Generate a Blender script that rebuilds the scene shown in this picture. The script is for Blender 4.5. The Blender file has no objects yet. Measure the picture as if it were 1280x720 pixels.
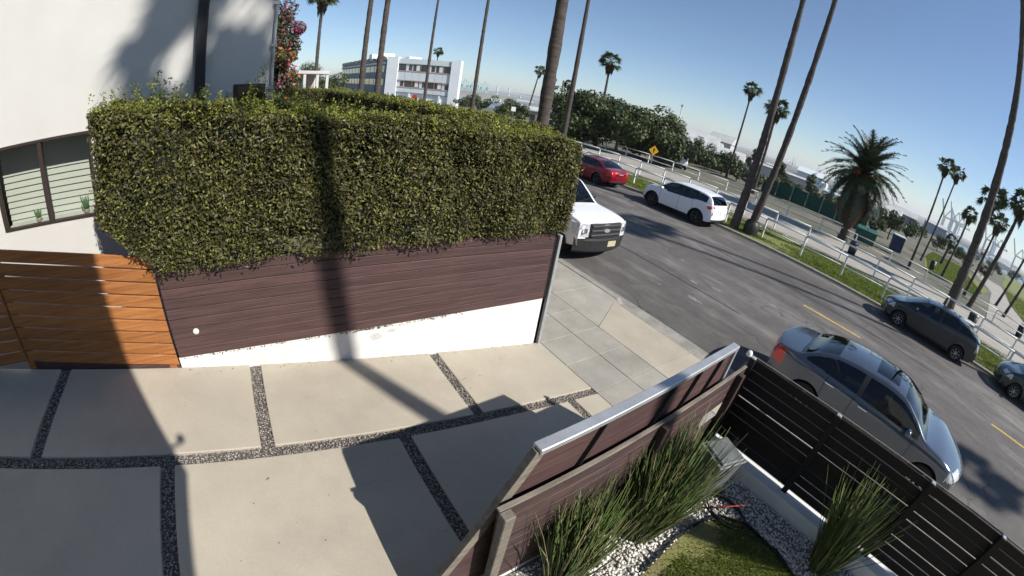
import bpy, math, random
import numpy as np
from mathutils import Matrix, Vector

# ------------------------------------------------------------------ scene, camera, sky, sun, exposure
sc = bpy.context.scene
sc.render.engine = 'CYCLES'
col = sc.collection
CAMZ = 3.2
cd = bpy.data.cameras.new('camera'); cam = bpy.data.objects.new('camera', cd); col.objects.link(cam); sc.camera = cam
cd.type = 'PANO'; cd.sensor_width = 36; cd.sensor_fit = 'HORIZONTAL'; cd.clip_start = 0.02; cd.clip_end = 40000
pc = cd if hasattr(cd, 'panorama_type') else cd.cycles
pc.panorama_type = 'FISHEYE_LENS_POLYNOMIAL'          # a wide security camera lens
pc.fisheye_fov = math.radians(220)
_s, _F, _K = 1280/36, 511.8157, -0.0259
pc.fisheye_polynomial_k0 = 0; pc.fisheye_polynomial_k1 = -_s/_F; pc.fisheye_polynomial_k2 = 0
pc.fisheye_polynomial_k3 = -_K*(_s/_F)**3; pc.fisheye_polynomial_k4 = 0
cam.matrix_world = (Matrix.Translation((0, 0, CAMZ)) @ Matrix.Rotation(0.9044, 4, 'Z')
                    @ Matrix.Rotation(math.pi/2-0.4581, 4, 'X') @ Matrix.Rotation(0.1660, 4, 'Z'))

SUN_AZ, SUN_EL = math.radians(25.0), math.radians(39.5)       # direction towards the sun
w = bpy.data.worlds.new('World'); sc.world = w; w.use_nodes = True
nt = w.node_tree; nt.nodes.clear()
sky = nt.nodes.new('ShaderNodeTexSky'); sky.sky_type = 'NISHITA'; sky.sun_disc = False
sky.sun_elevation = SUN_EL; sky.sun_rotation = math.pi/2-SUN_AZ
sky.altitude = 0; sky.air_density = 0.95; sky.dust_density = 0.0; sky.ozone_density = 4.0
bg = nt.nodes.new('ShaderNodeBackground'); bg.inputs[1].default_value = 0.091
wo = nt.nodes.new('ShaderNodeOutputWorld')
nt.links.new(sky.outputs[0], bg.inputs[0]); nt.links.new(bg.outputs[0], wo.inputs[0])
sl = bpy.data.lights.new('sun', 'SUN'); sl.energy = 5.0; sl.angle = math.radians(0.53); sl.color = (1, .955, .88)
so = bpy.data.objects.new('sun', sl); col.objects.link(so)
sdir = Vector((math.cos(SUN_EL)*math.cos(SUN_AZ), math.cos(SUN_EL)*math.sin(SUN_AZ), math.sin(SUN_EL)))
so.rotation_euler = sdir.to_track_quat('Z', 'Y').to_euler()
vs = sc.view_settings; vs.view_transform = 'Standard'; vs.look = 'None'; vs.gamma = 1; vs.use_curve_mapping = False
vs.exposure = 0.45
sc.cycles.max_bounces = 6; sc.cycles.diffuse_bounces = 2; sc.cycles.transparent_max_bounces = 12; sc.cycles.volume_bounces = 0
sc.cycles.use_denoising = True; sc.cycles.use_adaptive_sampling = True; sc.cycles.adaptive_threshold = 0.02

rng = np.random.default_rng(7); random.seed(7)

# ------------------------------------------------------------------ materials
MATS = {}
def mat(name, c1, c2=None, rough=.8, scale=6., detail=5., bump=0., bscale=40., metal=0., spec=.35, island=0., coat=0.,
        stretch=(1, 1, 1), fine=0., contrast=(.35, .65), trans=0., objvar=0., stain=0.):
    if name in MATS: return MATS[name]
    m = bpy.data.materials.new(name); m.use_nodes = True; t = m.node_tree; N = t.nodes; Lk = t.links.new
    b = N['Principled BSDF']; tc = N.new('ShaderNodeTexCoord'); mp = N.new('ShaderNodeMapping')
    mp.inputs['Scale'].default_value = stretch; Lk(tc.outputs['Object'], mp.inputs[0])
    out = None
    if c2 is not None:
        n = N.new('ShaderNodeTexNoise'); n.inputs['Scale'].default_value = scale; n.inputs['Detail'].default_value = detail
        n.inputs['Roughness'].default_value = .62; Lk(mp.outputs[0], n.inputs['Vector'])
        r = N.new('ShaderNodeMapRange'); r.inputs[1].default_value = contrast[0]; r.inputs[2].default_value = contrast[1]; Lk(n.outputs[0], r.inputs[0])
        mx = N.new('ShaderNodeMix'); mx.data_type = 'RGBA'; Lk(r.outputs[0], mx.inputs[0])
        mx.inputs[6].default_value = (*c1, 1); mx.inputs[7].default_value = (*c2, 1); out = mx.outputs[2]
    if fine > 0:
        n2 = N.new('ShaderNodeTexNoise'); n2.inputs['Scale'].default_value = bscale; n2.inputs['Detail'].default_value = 3; Lk(mp.outputs[0], n2.inputs['Vector'])
        r2 = N.new('ShaderNodeMapRange'); r2.inputs[1].default_value = .3; r2.inputs[2].default_value = .7
        r2.inputs[3].default_value = 1-fine; r2.inputs[4].default_value = 1+fine; Lk(n2.outputs[0], r2.inputs[0])
        hs = N.new('ShaderNodeHueSaturation'); Lk(r2.outputs[0], hs.inputs['Value'])
        if out: Lk(out, hs.inputs['Color'])
        else: hs.inputs['Color'].default_value = (*c1, 1)
        out = hs.outputs[0]
    if stain > 0:      # broad weather stains with soft edges
        n4 = N.new('ShaderNodeTexNoise'); n4.inputs['Scale'].default_value = .55; n4.inputs['Detail'].default_value = 9; n4.inputs['Roughness'].default_value = .7; n4.inputs['Distortion'].default_value = .6; Lk(tc.outputs['Object'], n4.inputs['Vector'])
        r4 = N.new('ShaderNodeMapRange'); r4.inputs[1].default_value = .5; r4.inputs[2].default_value = .72; r4.inputs[3].default_value = 1; r4.inputs[4].default_value = 1-stain; Lk(n4.outputs[0], r4.inputs[0])
        hs = N.new('ShaderNodeHueSaturation'); Lk(r4.outputs[0], hs.inputs['Value'])
        if out: Lk(out, hs.inputs['Color'])
        else: hs.inputs['Color'].default_value = (*c1, 1)
        out = hs.outputs[0]
    if objvar > 0:     # each board or slab has its own tone
        oi = N.new('ShaderNodeObjectInfo'); r5 = N.new('ShaderNodeMapRange'); Lk(oi.outputs['Random'], r5.inputs[0]); r5.inputs[3].default_value = 1-objvar; r5.inputs[4].default_value = 1+objvar
        hs = N.new('ShaderNodeHueSaturation'); Lk(r5.outputs[0], hs.inputs['Value'])
        if out: Lk(out, hs.inputs['Color'])
        else: hs.inputs['Color'].default_value = (*c1, 1)
        out = hs.outputs[0]
    if island > 0:
        g = N.new('ShaderNodeNewGeometry'); r3 = N.new('ShaderNodeMapRange'); Lk(g.outputs['Random Per Island'], r3.inputs[0])
        r3.inputs[3].default_value = 1-island; r3.inputs[4].default_value = 1+island
        hs = N.new('ShaderNodeHueSaturation'); Lk(r3.outputs[0], hs.inputs['Value'])
        if out: Lk(out, hs.inputs['Color'])
        else: hs.inputs['Color'].default_value = (*c1, 1)
        out = hs.outputs[0]
    if out: Lk(out, b.inputs['Base Color'])
    else: b.inputs['Base Color'].default_value = (*c1, 1)
    b.inputs['Roughness'].default_value = rough; b.inputs['Metallic'].default_value = metal
    b.inputs['Specular IOR Level'].default_value = spec; b.inputs['Coat Weight'].default_value = coat
    b.inputs['Coat Roughness'].default_value = .04
    if bump > 0:
        n3 = N.new('ShaderNodeTexNoise'); n3.inputs['Scale'].default_value = bscale; n3.inputs['Detail'].default_value = 4; Lk(mp.outputs[0], n3.inputs['Vector'])
        bp = N.new('ShaderNodeBump'); bp.inputs['Strength'].default_value = bump; bp.inputs['Distance'].default_value = .02
        Lk(n3.outputs[0], bp.inputs['Height']); Lk(bp.outputs[0], b.inputs['Normal'])
    if trans > 0:      # thin leaves let some light through
        o = N['Material Output']; tl = N.new('ShaderNodeBsdfTranslucent'); ms = N.new('ShaderNodeMixShader'); ms.inputs[0].default_value = trans
        if out: Lk(out, tl.inputs[0])
        else: tl.inputs[0].default_value = (*c1, 1)
        Lk(b.outputs[0], ms.inputs[1]); Lk(tl.outputs[0], ms.inputs[2]); Lk(ms.outputs[0], o.inputs[0])
    MATS[name] = m; return m

def glassmat(name, tint, refl=.06):
    m = bpy.data.materials.new(name); m.use_nodes = True; t = m.node_tree; N = t.nodes; N.clear(); Lk = t.links.new
    o = N.new('ShaderNodeOutputMaterial'); tr = N.new('ShaderNodeBsdfTransparent'); gl = N.new('ShaderNodeBsdfGlossy')
    tr.inputs[0].default_value = (*tint, 1); gl.inputs['Roughness'].default_value = .02
    lw = N.new('ShaderNodeLayerWeight'); lw.inputs[0].default_value = .5; pw = N.new('ShaderNodeMath'); pw.operation = 'POWER'; pw.inputs[1].default_value = 3.5
    fr = N.new('ShaderNodeMath'); fr.operation = 'MULTIPLY_ADD'; fr.inputs[1].default_value = .75; fr.inputs[2].default_value = refl; ms = N.new('ShaderNodeMixShader')
    Lk(lw.outputs['Facing'], pw.inputs[0]); Lk(pw.outputs[0], fr.inputs[0]); Lk(fr.outputs[0], ms.inputs[0]); Lk(tr.outputs[0], ms.inputs[1]); Lk(gl.outputs[0], ms.inputs[2]); Lk(ms.outputs[0], o.inputs[0])
    MATS[name] = m; return m

def asphalt():
    m = bpy.data.materials.new('asphalt'); m.use_nodes = True; t = m.node_tree; N = t.nodes; Lk = t.links.new; b = N['Principled BSDF']
    tc = N.new('ShaderNodeTexCoord')
    def noise(s, d=5, st=(1, 1, 1)):
        mp = N.new('ShaderNodeMapping'); mp.inputs['Scale'].default_value = st; Lk(tc.outputs['Object'], mp.inputs[0])
        n = N.new('ShaderNodeTexNoise'); n.inputs['Scale'].default_value = s; n.inputs['Detail'].default_value = d; n.inputs['Roughness'].default_value = .65
        Lk(mp.outputs[0], n.inputs['Vector']); return n.outputs[0]
    def rng_(v, a, b_, c, d):
        r = N.new('ShaderNodeMapRange'); Lk(v, r.inputs[0])
        for i, x in enumerate((a, b_, c, d)): r.inputs[i+1].default_value = x
        return r.outputs[0]
    def mul(a, b_):
        q = N.new('ShaderNodeMath'); q.operation = 'MULTIPLY'; Lk(a, q.inputs[0]); Lk(b_, q.inputs[1]); return q.outputs[0]
    big = rng_(noise(.35, 6, (.35, 1, 1)), .3, .7, .72, 1.32)       # long worn patches along the traffic lanes
    mid = rng_(noise(2.2, 6), .3, .7, .85, 1.18); fine = rng_(noise(90, 2), .25, .75, .72, 1.3)
    wear = rng_(noise(.9, 9, (.35, 1.5, 1)), .50, .66, .95, 1.55)
    # cracks: edges of large warped cells
    mpw = N.new('ShaderNodeVectorMath'); mpw.operation = 'ADD'; nz = N.new('ShaderNodeTexNoise'); nz.inputs['Scale'].default_value = 1.3; nz.inputs['Detail'].default_value = 6
    Lk(tc.outputs['Object'], nz.inputs['Vector']); Lk(tc.outputs['Object'], mpw.inputs[0]); Lk(nz.outputs[1], mpw.inputs[1])
    vo = N.new('ShaderNodeTexVoronoi'); vo.feature = 'DISTANCE_TO_EDGE'; vo.inputs['Scale'].default_value = .33; Lk(mpw.outputs[0], vo.inputs['Vector'])
    crack0 = rng_(vo.outputs[0], .002, .007, 1.0, 0.0); crack = rng_(mul(crack0, rng_(noise(.45, 3), .5, .58, 0, 1)), 0, 1, 1.0, .55)
    v = mul(mul(mul(mul(big, mid), fine), wear), crack)
    mx = N.new('ShaderNodeHueSaturation'); mx.inputs['Color'].default_value = (.104, .096, .091, 1); Lk(v, mx.inputs['Value']); Lk(mx.outputs[0], b.inputs['Base Color'])
    b.inputs['Roughness'].default_value = .85; b.inputs['Specular IOR Level'].default_value = .25
    bp = N.new('ShaderNodeBump'); bp.inputs['Strength'].default_value = .35; bp.inputs['Distance'].default_value = .01; Lk(noise(120, 2), bp.inputs['Height']); Lk(bp.outputs[0], b.inputs['Normal'])
    MATS['asphalt'] = m
asphalt()

mat('concrete', (.415, .368, .293), (.360, .320, .258), rough=.85, scale=1.3, detail=8, fine=.05, bscale=70, bump=.08, objvar=.035, stain=.12)
mat('sidewalk', (.355, .332, .285), (.285, .267, .232), rough=.9, scale=2.0, detail=9, fine=.10, bscale=55, bump=.15, objvar=.06, stain=.25)
mat('kerb', (.31, .29, .255), (.20, .19, .168), rough=.9, scale=3, detail=8, fine=.12, bscale=40, bump=.2)
mat('white_paint', (.74, .73, .70), (.64, .63, .60), rough=.75, scale=2.5, fine=.03, bscale=60, bump=.1, stain=.18)
mat('stucco', (.60, .585, .555), (.56, .545, .515), rough=.9, scale=.8, fine=.04, bscale=160, bump=.5, stain=.05)
mat('brown_board', (.090, .050, .047), (.056, .031, .030), rough=.6, scale=3, stretch=(8, .5, 14), fine=.14, bscale=30, bump=.15, objvar=.14, stain=.12)
mat('brown_weathered', (.085, .052, .048), (.040, .025, .024), objvar=.18, stain=.3, rough=.75, scale=3, stretch=(8, .8, 14), fine=.15, bscale=30, bump=.15)
mat('black_board', (.017, .012, .011), (.011, .008, .008), rough=.6, scale=3, stretch=(.6, 8, 14), fine=.1, bscale=30, bump=.08)
mat('cedar', (.36, .148, .045), (.235, .084, .026), objvar=.12, rough=.6, scale=2.2, stretch=(6, .8, 18), fine=.12, bscale=18, bump=.08)
mat('silver', (.52, .53, .54), (.42, .43, .44), rough=.42, metal=.55, scale=5, fine=.05, bscale=60)
mat('timber_rail', (.22, .19, .155), (.125, .108, .09), rough=.85, scale=4, stretch=(6, 1, 6), fine=.15, bscale=40, bump=.2)
mat('hedge_leaf', (.104, .098, .030), (.054, .055, .018), rough=.5, spec=.32, scale=2.2, island=.75, trans=.2)
mat('hedge_tip', (.250, .258, .048), (.165, .185, .036), rough=.55, spec=.3, scale=3, island=.4, trans=.30)
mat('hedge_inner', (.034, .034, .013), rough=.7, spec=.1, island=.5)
mat('verge_blade', (.205, .250, .045), (.135, .180, .032), rough=.7, scale=1.5, island=.4, trans=.25)
mat('date_dry', (.135, .084, .040), (.070, .046, .024), rough=.9, scale=2, island=.4)
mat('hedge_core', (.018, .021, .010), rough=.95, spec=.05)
mat('repair', (.56, .55, .53), (.46, .45, .43), rough=.9, scale=20)
mat('twig', (.10, .07, .045), (.06, .045, .03), rough=.9, scale=20)
mat('reed', (.120, .165, .050), (.055, .082, .026), rough=.5, scale=6, island=.5, spec=.4)
mat('reed_dry', (.30, .25, .13), (.2, .17, .09), rough=.8, scale=6, island=.4)
mat('grass', (.150, .190, .030), (.095, .135, .022), rough=.7, scale=1.5, island=.45, trans=.25)
mat('grass_dry', (.30, .255, .13), (.20, .17, .085), rough=.9, scale=3, island=.4)
mat('lawn_soil', (.17, .18, .05), (.19, .165, .08), rough=.95, scale=4, fine=.2, bscale=60, bump=.4)
mat('soil', (.17, .135, .095), (.10, .08, .058), rough=.95, scale=5, fine=.2, bscale=60, bump=.4)
mat('turf', (.150, .190, .036), (.155, .150, .055), rough=.95, scale=.5, detail=8, fine=.25, bscale=12, bump=.3)
mat('dirt', (.155, .140, .110), (.085, .092, .055), rough=.95, scale=.15, detail=8, fine=.15, bscale=3)
mat('path', (.35, .325, .285), (.28, .26, .228), rough=.9, scale=.6, detail=8, fine=.06, bscale=12)
mat('pebble', (.27, .24, .215), rough=.8, island=.6)
mat('white_pebble', (.66, .63, .58), rough=.8, island=.28)
mat('gravel_bed', (.13, .118, .105), (.075, .068, .06), rough=.95, scale=60)
mat('white_bed', (.36, .34, .31), (.22, .21, .19), rough=.95, scale=50)
mat('palm_trunk', (.090, .072, .062), (.046, .037, .032), rough=.95, scale=2.5, stretch=(1, 1, 5), fine=.22, bscale=9, bump=.5)
mat('palm_leaf', (.060, .085, .028), (.040, .060, .020), rough=.45, spec=.5, scale=1, island=.45, trans=.2)
mat('palm_dry', (.20, .145, .085), (.115, .080, .048), rough=.9, scale=2, island=.4)
mat('date_leaf', (.050, .068, .028), (.030, .042, .018), rough=.45, spec=.5, scale=1.5, island=.4, trans=.15)
mat('date_fruit', (.55, .22, .03), rough=.6, island=.3)
mat('tree_leaf', (.065, .088, .024), (.036, .052, .016), rough=.5, spec=.4, scale=.7, island=.5, trans=.2)
mat('olive_leaf', (.085, .105, .038), (.05, .065, .022), rough=.6, scale=.7, island=.5, trans=.2)
mat('bark', (.14, .11, .085), (.08, .062, .048), rough=.95, scale=5, fine=.2, bscale=20, bump=.4)
mat('flower', (.46, .10, .24), (.30, .06, .14), rough=.6, island=.35, scale=3, trans=.3)
mat('flower_dry', (.42, .16, .08), rough=.7, island=.4, trans=.3)
mat('rail_white', (.80, .79, .76), (.68, .67, .64), rough=.6, scale=4, fine=.04)
mat('rubber', (.022, .022, .023), rough=.8, spec=.25)
mat('black_plastic', (.026, .026, .028), (.020, .020, .021), rough=.5, scale=8)
mat('interior', (.045, .043, .042), rough=.8)
mat('seat_cloth', (.075, .07, .066), rough=.85)
mat('alloy', (.55, .56, .57), rough=.3, metal=.85)
mat('dark_alloy', (.10, .10, .105), rough=.4, metal=.6)
mat('chrome', (.75, .76, .78), rough=.12, metal=1.)
mat('seam', (.012, .012, .013), rough=.9, spec=.1)
mat('red_lens', (.55, .012, .016), rough=.12, spec=.6, coat=.6)
mat('clear_lens', (.70, .71, .72), (.35, .36, .37), rough=.12, spec=.7, coat=.8, scale=14)
mat('plate', (.46, .42, .26), rough=.5)
mat('plate_white', (.78, .78, .76), rough=.5)
mat('paint_white', (.80, .80, .79), rough=.32, coat=.7)
mat('paint_pearl', (.78, .785, .79), rough=.28, coat=.8)
mat('paint_red', (.23, .006, .020), rough=.3, metal=.35, coat=.9)
mat('paint_slate', (.075, .088, .115), rough=.25, metal=.5, coat=1.)
mat('paint_dark', (.030, .038, .040), rough=.3, metal=.45, coat=1.)
mat('paint_green', (.030, .045, .042), rough=.3, metal=.4, coat=1.)
glassmat('car_glass', (.16, .21, .21)); glassmat('pane', (.74, .77, .73)); glassmat('dark_glass', (.05, .065, .075))
mat('bronze_frame', (.055, .038, .035), rough=.45, metal=.3)
mat('blind', (.64, .64, .60), rough=.8)
mat('curtain_dark', (.24, .235, .22), rough=.9)
mat('bin_grey', (.16, .172, .176), (.10, .108, .112), rough=.5, scale=5, fine=.04)
mat('yellow_paint', (.62, .40, .055), (.40, .28, .07), rough=.8, scale=9, detail=8)
mat('worn_white', (.24, .23, .215), (.13, .125, .12), rough=.85, scale=9, detail=8)
mat('sign_yellow', (.80, .42, .01), rough=.5)
mat('sign_red', (.32, .015, .02), rough=.5)
mat('galv', (.42, .43, .43), (.33, .34, .34), rough=.5, metal=.4, scale=6)
mat('bldg_white', (.74, .77, .80), (.68, .71, .74), rough=.8, scale=.3)
mat('bldg_panel', (.60, .66, .68), (.54, .60, .62), rough=.7, scale=.4)
mat('bldg_shade', (.20, .225, .27), (.17, .19, .23), rough=.8, scale=.4)
mat('bldg_trim', (.50, .30, .29), rough=.8)
mat('win_dark', (.055, .06, .065), (.02, .022, .025), rough=.15, spec=.6, scale=.9)
mat('roof_dark', (.075, .07, .068), (.05, .047, .045), rough=.9, scale=1)
mat('roof_light', (.50, .50, .49), (.40, .40, .39), rough=.85, scale=.4)
mat('wall_pale', (.54, .53, .51), (.42, .41, .40), rough=.85, scale=.25)
mat('wall_tan', (.40, .33, .26), (.32, .27, .21), rough=.9, scale=.4)
mat('crane_green', (.28, .42, .42), rough=.7)
mat('crane_blue', (.24, .33, .44), rough=.7)
mat('crane_white', (.55, .56, .58), rough=.7)
mat('fabric_green', (.020, .085, .062), (.014, .06, .045), rough=.9, scale=2)
mat('dumpster', (.020, .095, .075), rough=.6)
mat('blue_plastic', (.022, .038, .085), rough=.6)
mat('tank', (.62, .63, .62), rough=.7)
mat('hill', (.17, .18, .15), (.26, .25, .22), rough=1, scale=.004, detail=8)
mat('hose', (.015, .015, .016), rough=.4)
mat('red_pipe', (.35, .03, .025), rough=.6)
mat('cactus', (.10, .20, .09), rough=.7)

# ------------------------------------------------------------------ mesh helpers
class MB:
    def __init__(s): s.v = []; s.f = []
    def add(s, V, F):
        o = len(s.v); s.v += [tuple(map(float, p)) for p in V]; s.f += [tuple(i+o for i in f) for f in F]; return s
    def box(s, lo, hi, ch=0.):
        (a, b, c), (d, e, f) = lo, hi
        if ch <= 0:
            return s.add([(a,b,c),(d,b,c),(d,e,c),(a,e,c),(a,b,f),(d,b,f),(d,e,f),(a,e,f)],
                         [(3,2,1,0),(4,5,6,7),(0,1,5,4),(1,2,6,5),(2,3,7,6),(3,0,4,7)])
        h = ch  # all edges chamfered
        V = []; idx = {}
        for i, x in enumerate((a, d)):
            for j, y in enumerate((b, e)):
                for k, z in enumerate((c, f)):
                    sx = h if i == 0 else -h; sy = h if j == 0 else -h; sz = h if k == 0 else -h
                    for ax, p in enumerate(((x, y+sy, z+sz), (x+sx, y, z+sz), (x+sx, y+sy, z))):
                        idx[i, j, k, ax] = len(V); V.append(p)
        F = []
        def q(*ids): F.append(tuple(idx[t] for t in ids))
        for ax in range(3):
            for sd in (0, 1):
                o = [t for t in range(3) if t != ax]; ring = []
                for u, v in ((0, 0), (1, 0), (1, 1), (0, 1)):
                    c3 = [0]*3; c3[ax] = sd; c3[o[0]] = u; c3[o[1]] = v; ring.append((*c3, ax))
                if (sd == 0) == (ax != 1): ring.reverse()
                q(*ring)
        for ax in range(3):
            o = [t for t in range(3) if t != ax]
            for u in (0, 1):
                for v in (0, 1):
                    c0 = [0]*3; c1 = [0]*3; c0[ax] = 0; c1[ax] = 1
                    for c3 in (c0, c1): c3[o[0]] = u; c3[o[1]] = v
                    F.append((idx[(*c0, o[0])], idx[(*c1, o[0])], idx[(*c1, o[1])], idx[(*c0, o[1])]))
        for i in (0, 1):
            for j in (0, 1):
                for k in (0, 1): F.append((idx[i, j, k, 0], idx[i, j, k, 1], idx[i, j, k, 2]))
        return s.add(V, F)
    def bar(s, p, q, w, h=None, up=(0, 0, 1)):      # straight rectangular bar between two points
        p, q = Vector(p), Vector(q); h = h or w; d = (q-p).normalized(); u = Vector(up)
        if abs(d.dot(u)) > .98: u = Vector((0, 1, 0))
        a = d.cross(u).normalized(); b = a.cross(d).normalized(); V = []
        for c in (p, q):
            for i, j in ((-1, -1), (1, -1), (1, 1), (-1, 1)): V.append(c + a*(i*w/2) + b*(j*h/2))
        return s.add(V, [(3,2,1,0),(4,5,6,7),(0,1,5,4),(1,2,6,5),(2,3,7,6),(3,0,4,7)])
    def tube(s, pts, rad, n=8, cap=True):
        pts = [Vector(p) for p in pts]; m = len(pts)
        if not hasattr(rad, '__len__'): rad = [rad]*m
        V = []; F = []; ref = None
        for i, p in enumerate(pts):
            d = (pts[min(i+1, m-1)]-pts[max(i-1, 0)]).normalized()
            if ref is None: ref = Vector((1, 0, 0)) if abs(d.x) < .9 else Vector((0, 1, 0))
            a = d.cross(ref).normalized(); b = a.cross(d).normalized(); ref = b
            for k in range(n):
                t = 2*math.pi*k/n; V.append(p + (a*math.cos(t)+b*math.sin(t))*rad[i])
        for i in range(m-1):
            for k in range(n):
                k2 = (k+1) % n; F.append((i*n+k, i*n+k2, (i+1)*n+k2, (i+1)*n+k))
        if cap: F += [tuple(range(n))[::-1], tuple((m-1)*n+k for k in range(n))]
        return s.add(V, F)
    def lathe(s, prof, n=24, o=(0, 0, 0), axis='z'):     # profile of (radius, height)
        V = []; F = []; m = len(prof)
        for r, h in prof:
            for k in range(n):
                t = 2*math.pi*k/n; c, d = r*math.cos(t), r*math.sin(t)
                p = (c, d, h) if axis == 'z' else (c, h, d) if axis == 'y' else (h, c, d)
                V.append((p[0]+o[0], p[1]+o[1], p[2]+o[2]))
        for i in range(m-1):
            for k in range(n):
                k2 = (k+1) % n; F.append((i*n+k, i*n+k2, (i+1)*n+k2, (i+1)*n+k))
        return s.add(V, F)
    def prism(s, poly, z0, z1):      # poly in xy
        n = len(poly); V = [(x, y, z0) for x, y in poly]+[(x, y, z1) for x, y in poly]
        return s.add(V, [tuple(range(n))[::-1], tuple(range(n, 2*n))]+[(i, (i+1) % n, n+(i+1) % n, n+i) for i in range(n)])
    def build(s, name, m, parent=None, smooth=False, loc=None):
        me = bpy.data.meshes.new(name); me.from_pydata(s.v, [], s.f); me.update()
        return obj(name, me, m, parent, smooth, loc)

def obj(name, me, m, parent=None, smooth=False, loc=None):
    if isinstance(m, str): m = MATS[m]
    if m and not me.materials: me.materials.append(m)
    if smooth:
        me.polygons.foreach_set('use_smooth', [True]*len(me.polygons))
    o = bpy.data.objects.new(name, me); col.objects.link(o)
    if parent is not None: o.parent = parent
    if loc is not None: o.location = loc
    return o
def npmesh(name, V, F, smooth=False):      # big meshes: F is an (m,k) index array
    V = np.asarray(V, np.float32); F = np.asarray(F, np.int32); k = F.shape[1]
    me = bpy.data.meshes.new(name); me.vertices.add(len(V)); me.vertices.foreach_set('co', V.ravel())
    me.loops.add(F.size); me.loops.foreach_set('vertex_index', F.ravel()); me.polygons.add(len(F))
    me.polygons.foreach_set('loop_start', np.arange(0, F.size, k, dtype=np.int32)); me.polygons.foreach_set('loop_total', np.full(len(F), k, np.int32))
    if smooth: me.polygons.foreach_set('use_smooth', np.ones(len(F), bool))
    me.update(calc_edges=True); me.validate(); return me
def thing(name, label, cat, loc=(0, 0, 0), rz=0., group=None):
    o = bpy.data.objects.new(name, None); o.empty_display_size = .2; col.objects.link(o); o.location = loc; o.rotation_euler = (0, 0, rz)
    return tag(o, label, cat, group)
def tag(o, label, cat, group=None):
    o['label'] = label; o['category'] = cat
    if group: o['group'] = group
    return o
def struct(o): o['kind'] = 'structure'; return o
def stuff(o): o['kind'] = 'stuff'; return o
def copy_tree(o, parent=None):
    c = o.copy(); col.objects.link(c); c.parent = parent
    for ch in list(o.children): copy_tree(ch, c)
    return c
def hollow(mb): return mb

def leaves(P, Nn, size, spread=.9, aspect=.42, rg=rng):
    """leaf-shaped faces (a folded diamond each): positions P, facing roughly Nn"""
    n = len(P); size = np.broadcast_to(size, (n,))
    nn = Nn + rg.normal(0, spread, (n, 3)); nn /= np.linalg.norm(nn, axis=1, keepdims=True)+1e-9
    t = rg.normal(0, 1, (n, 3)); t -= (t*nn).sum(1, keepdims=True)*nn; t /= np.linalg.norm(t, axis=1, keepdims=True)+1e-9
    b = np.cross(nn, t); s = size[:, None]
    a0 = P - t*s*.5; a1 = P + b*s*aspect*.5 - nn*s*.06; a2 = P + t*s*.5; a3 = P - b*s*aspect*.5 - nn*s*.06
    V = np.stack([a0, a1, a2, a3], 1).reshape(-1, 3); F = np.arange(4*n).reshape(n, 4)
    return V, F
def ico(n, P, r, rg=rng, flat=.7):
    """small pebbles: squashed octahedra with uneven corners"""
    base = np.array([(1,0,0),(-1,0,0),(0,1,0),(0,-1,0),(0,0,1),(0,0,-1)], float)
    fc = np.array([(0,2,4),(2,1,4),(1,3,4),(3,0,4),(2,0,5),(1,2,5),(3,1,5),(0,3,5)])
    V = base[None]*(r[:, None, None])*rg.uniform(.7, 1.25, (n, 6, 1)); V[:, :, 2] *= flat
    a = rg.uniform(0, 6.28, n); c, s_ = np.cos(a)[:, None], np.sin(a)[:, None]
    x = V[:, :, 0]*c-V[:, :, 1]*s_; y = V[:, :, 0]*s_+V[:, :, 1]*c; V = np.stack([x, y, V[:, :, 2]], 2)+P[:, None, :]
    F = (fc[None]+6*np.arange(n)[:, None, None]).reshape(-1, 3)
    return V.reshape(-1, 3), F
def inpoly(P, poly):
    x, y = P[:, 0], P[:, 1]; r = np.zeros(len(P), bool); n = len(poly)
    for i in range(n):
        (x0, y0), (x1, y1) = poly[i], poly[(i+1) % n]
        c = ((y0 > y) != (y1 > y)) & (x < (x1-x0)*(y-y0)/(y1-y0+1e-12)+x0); r ^= c
    return r
# ------------------------------------------------------------------ the setting
def zd(y): return -.164*y                       # the driveway falls towards the street
def zs(y): return -.69-.007*(y-4.19)            # sidewalk
def zr(y): return -.72-.11*((y-13.5)/6.2)**2    # cambered road
def zter(x, y):
    u = np.clip((x+20)/35., 0, 1); y0 = 58+230*u*u*(3-2*u)      # the park headland reaches further out on the right
    t = np.clip((y-y0)/140, 0, 1); t = t*t*(3-2*t)
    z = np.where(y > 19, -.80, -1.0) - 15.2*t - np.clip(y-60, 0, 220)*.006*u
    return z
def grid(name, xs, ys, zf, m, parent=None):
    X, Y = np.meshgrid(xs, ys); V = np.stack([X, Y, zf(X, Y)], 2).reshape(-1, 3); nx = len(xs)
    F = [(j*nx+i, j*nx+i+1, (j+1)*nx+i+1, (j+1)*nx+i) for j in range(len(ys)-1) for i in range(nx-1)]
    return obj(name, npmesh(name, V, F, True), m, parent)
ter = struct(grid('ground', np.array([-3000, -1200, -600, -300, -150, -80, -40, -20, -12, -5, 0, 8, 15, 20, 40, 80, 150, 300, 600, 1500, 3000.]),
     np.array([-60, 4, 18.99, 19.01, 30, 45, 58, 70, 82, 95, 110, 125, 140, 155, 170, 185, 198, 205, 235, 265, 288, 310, 335, 360, 390, 430, 470.]), zter, 'dirt'))
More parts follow.
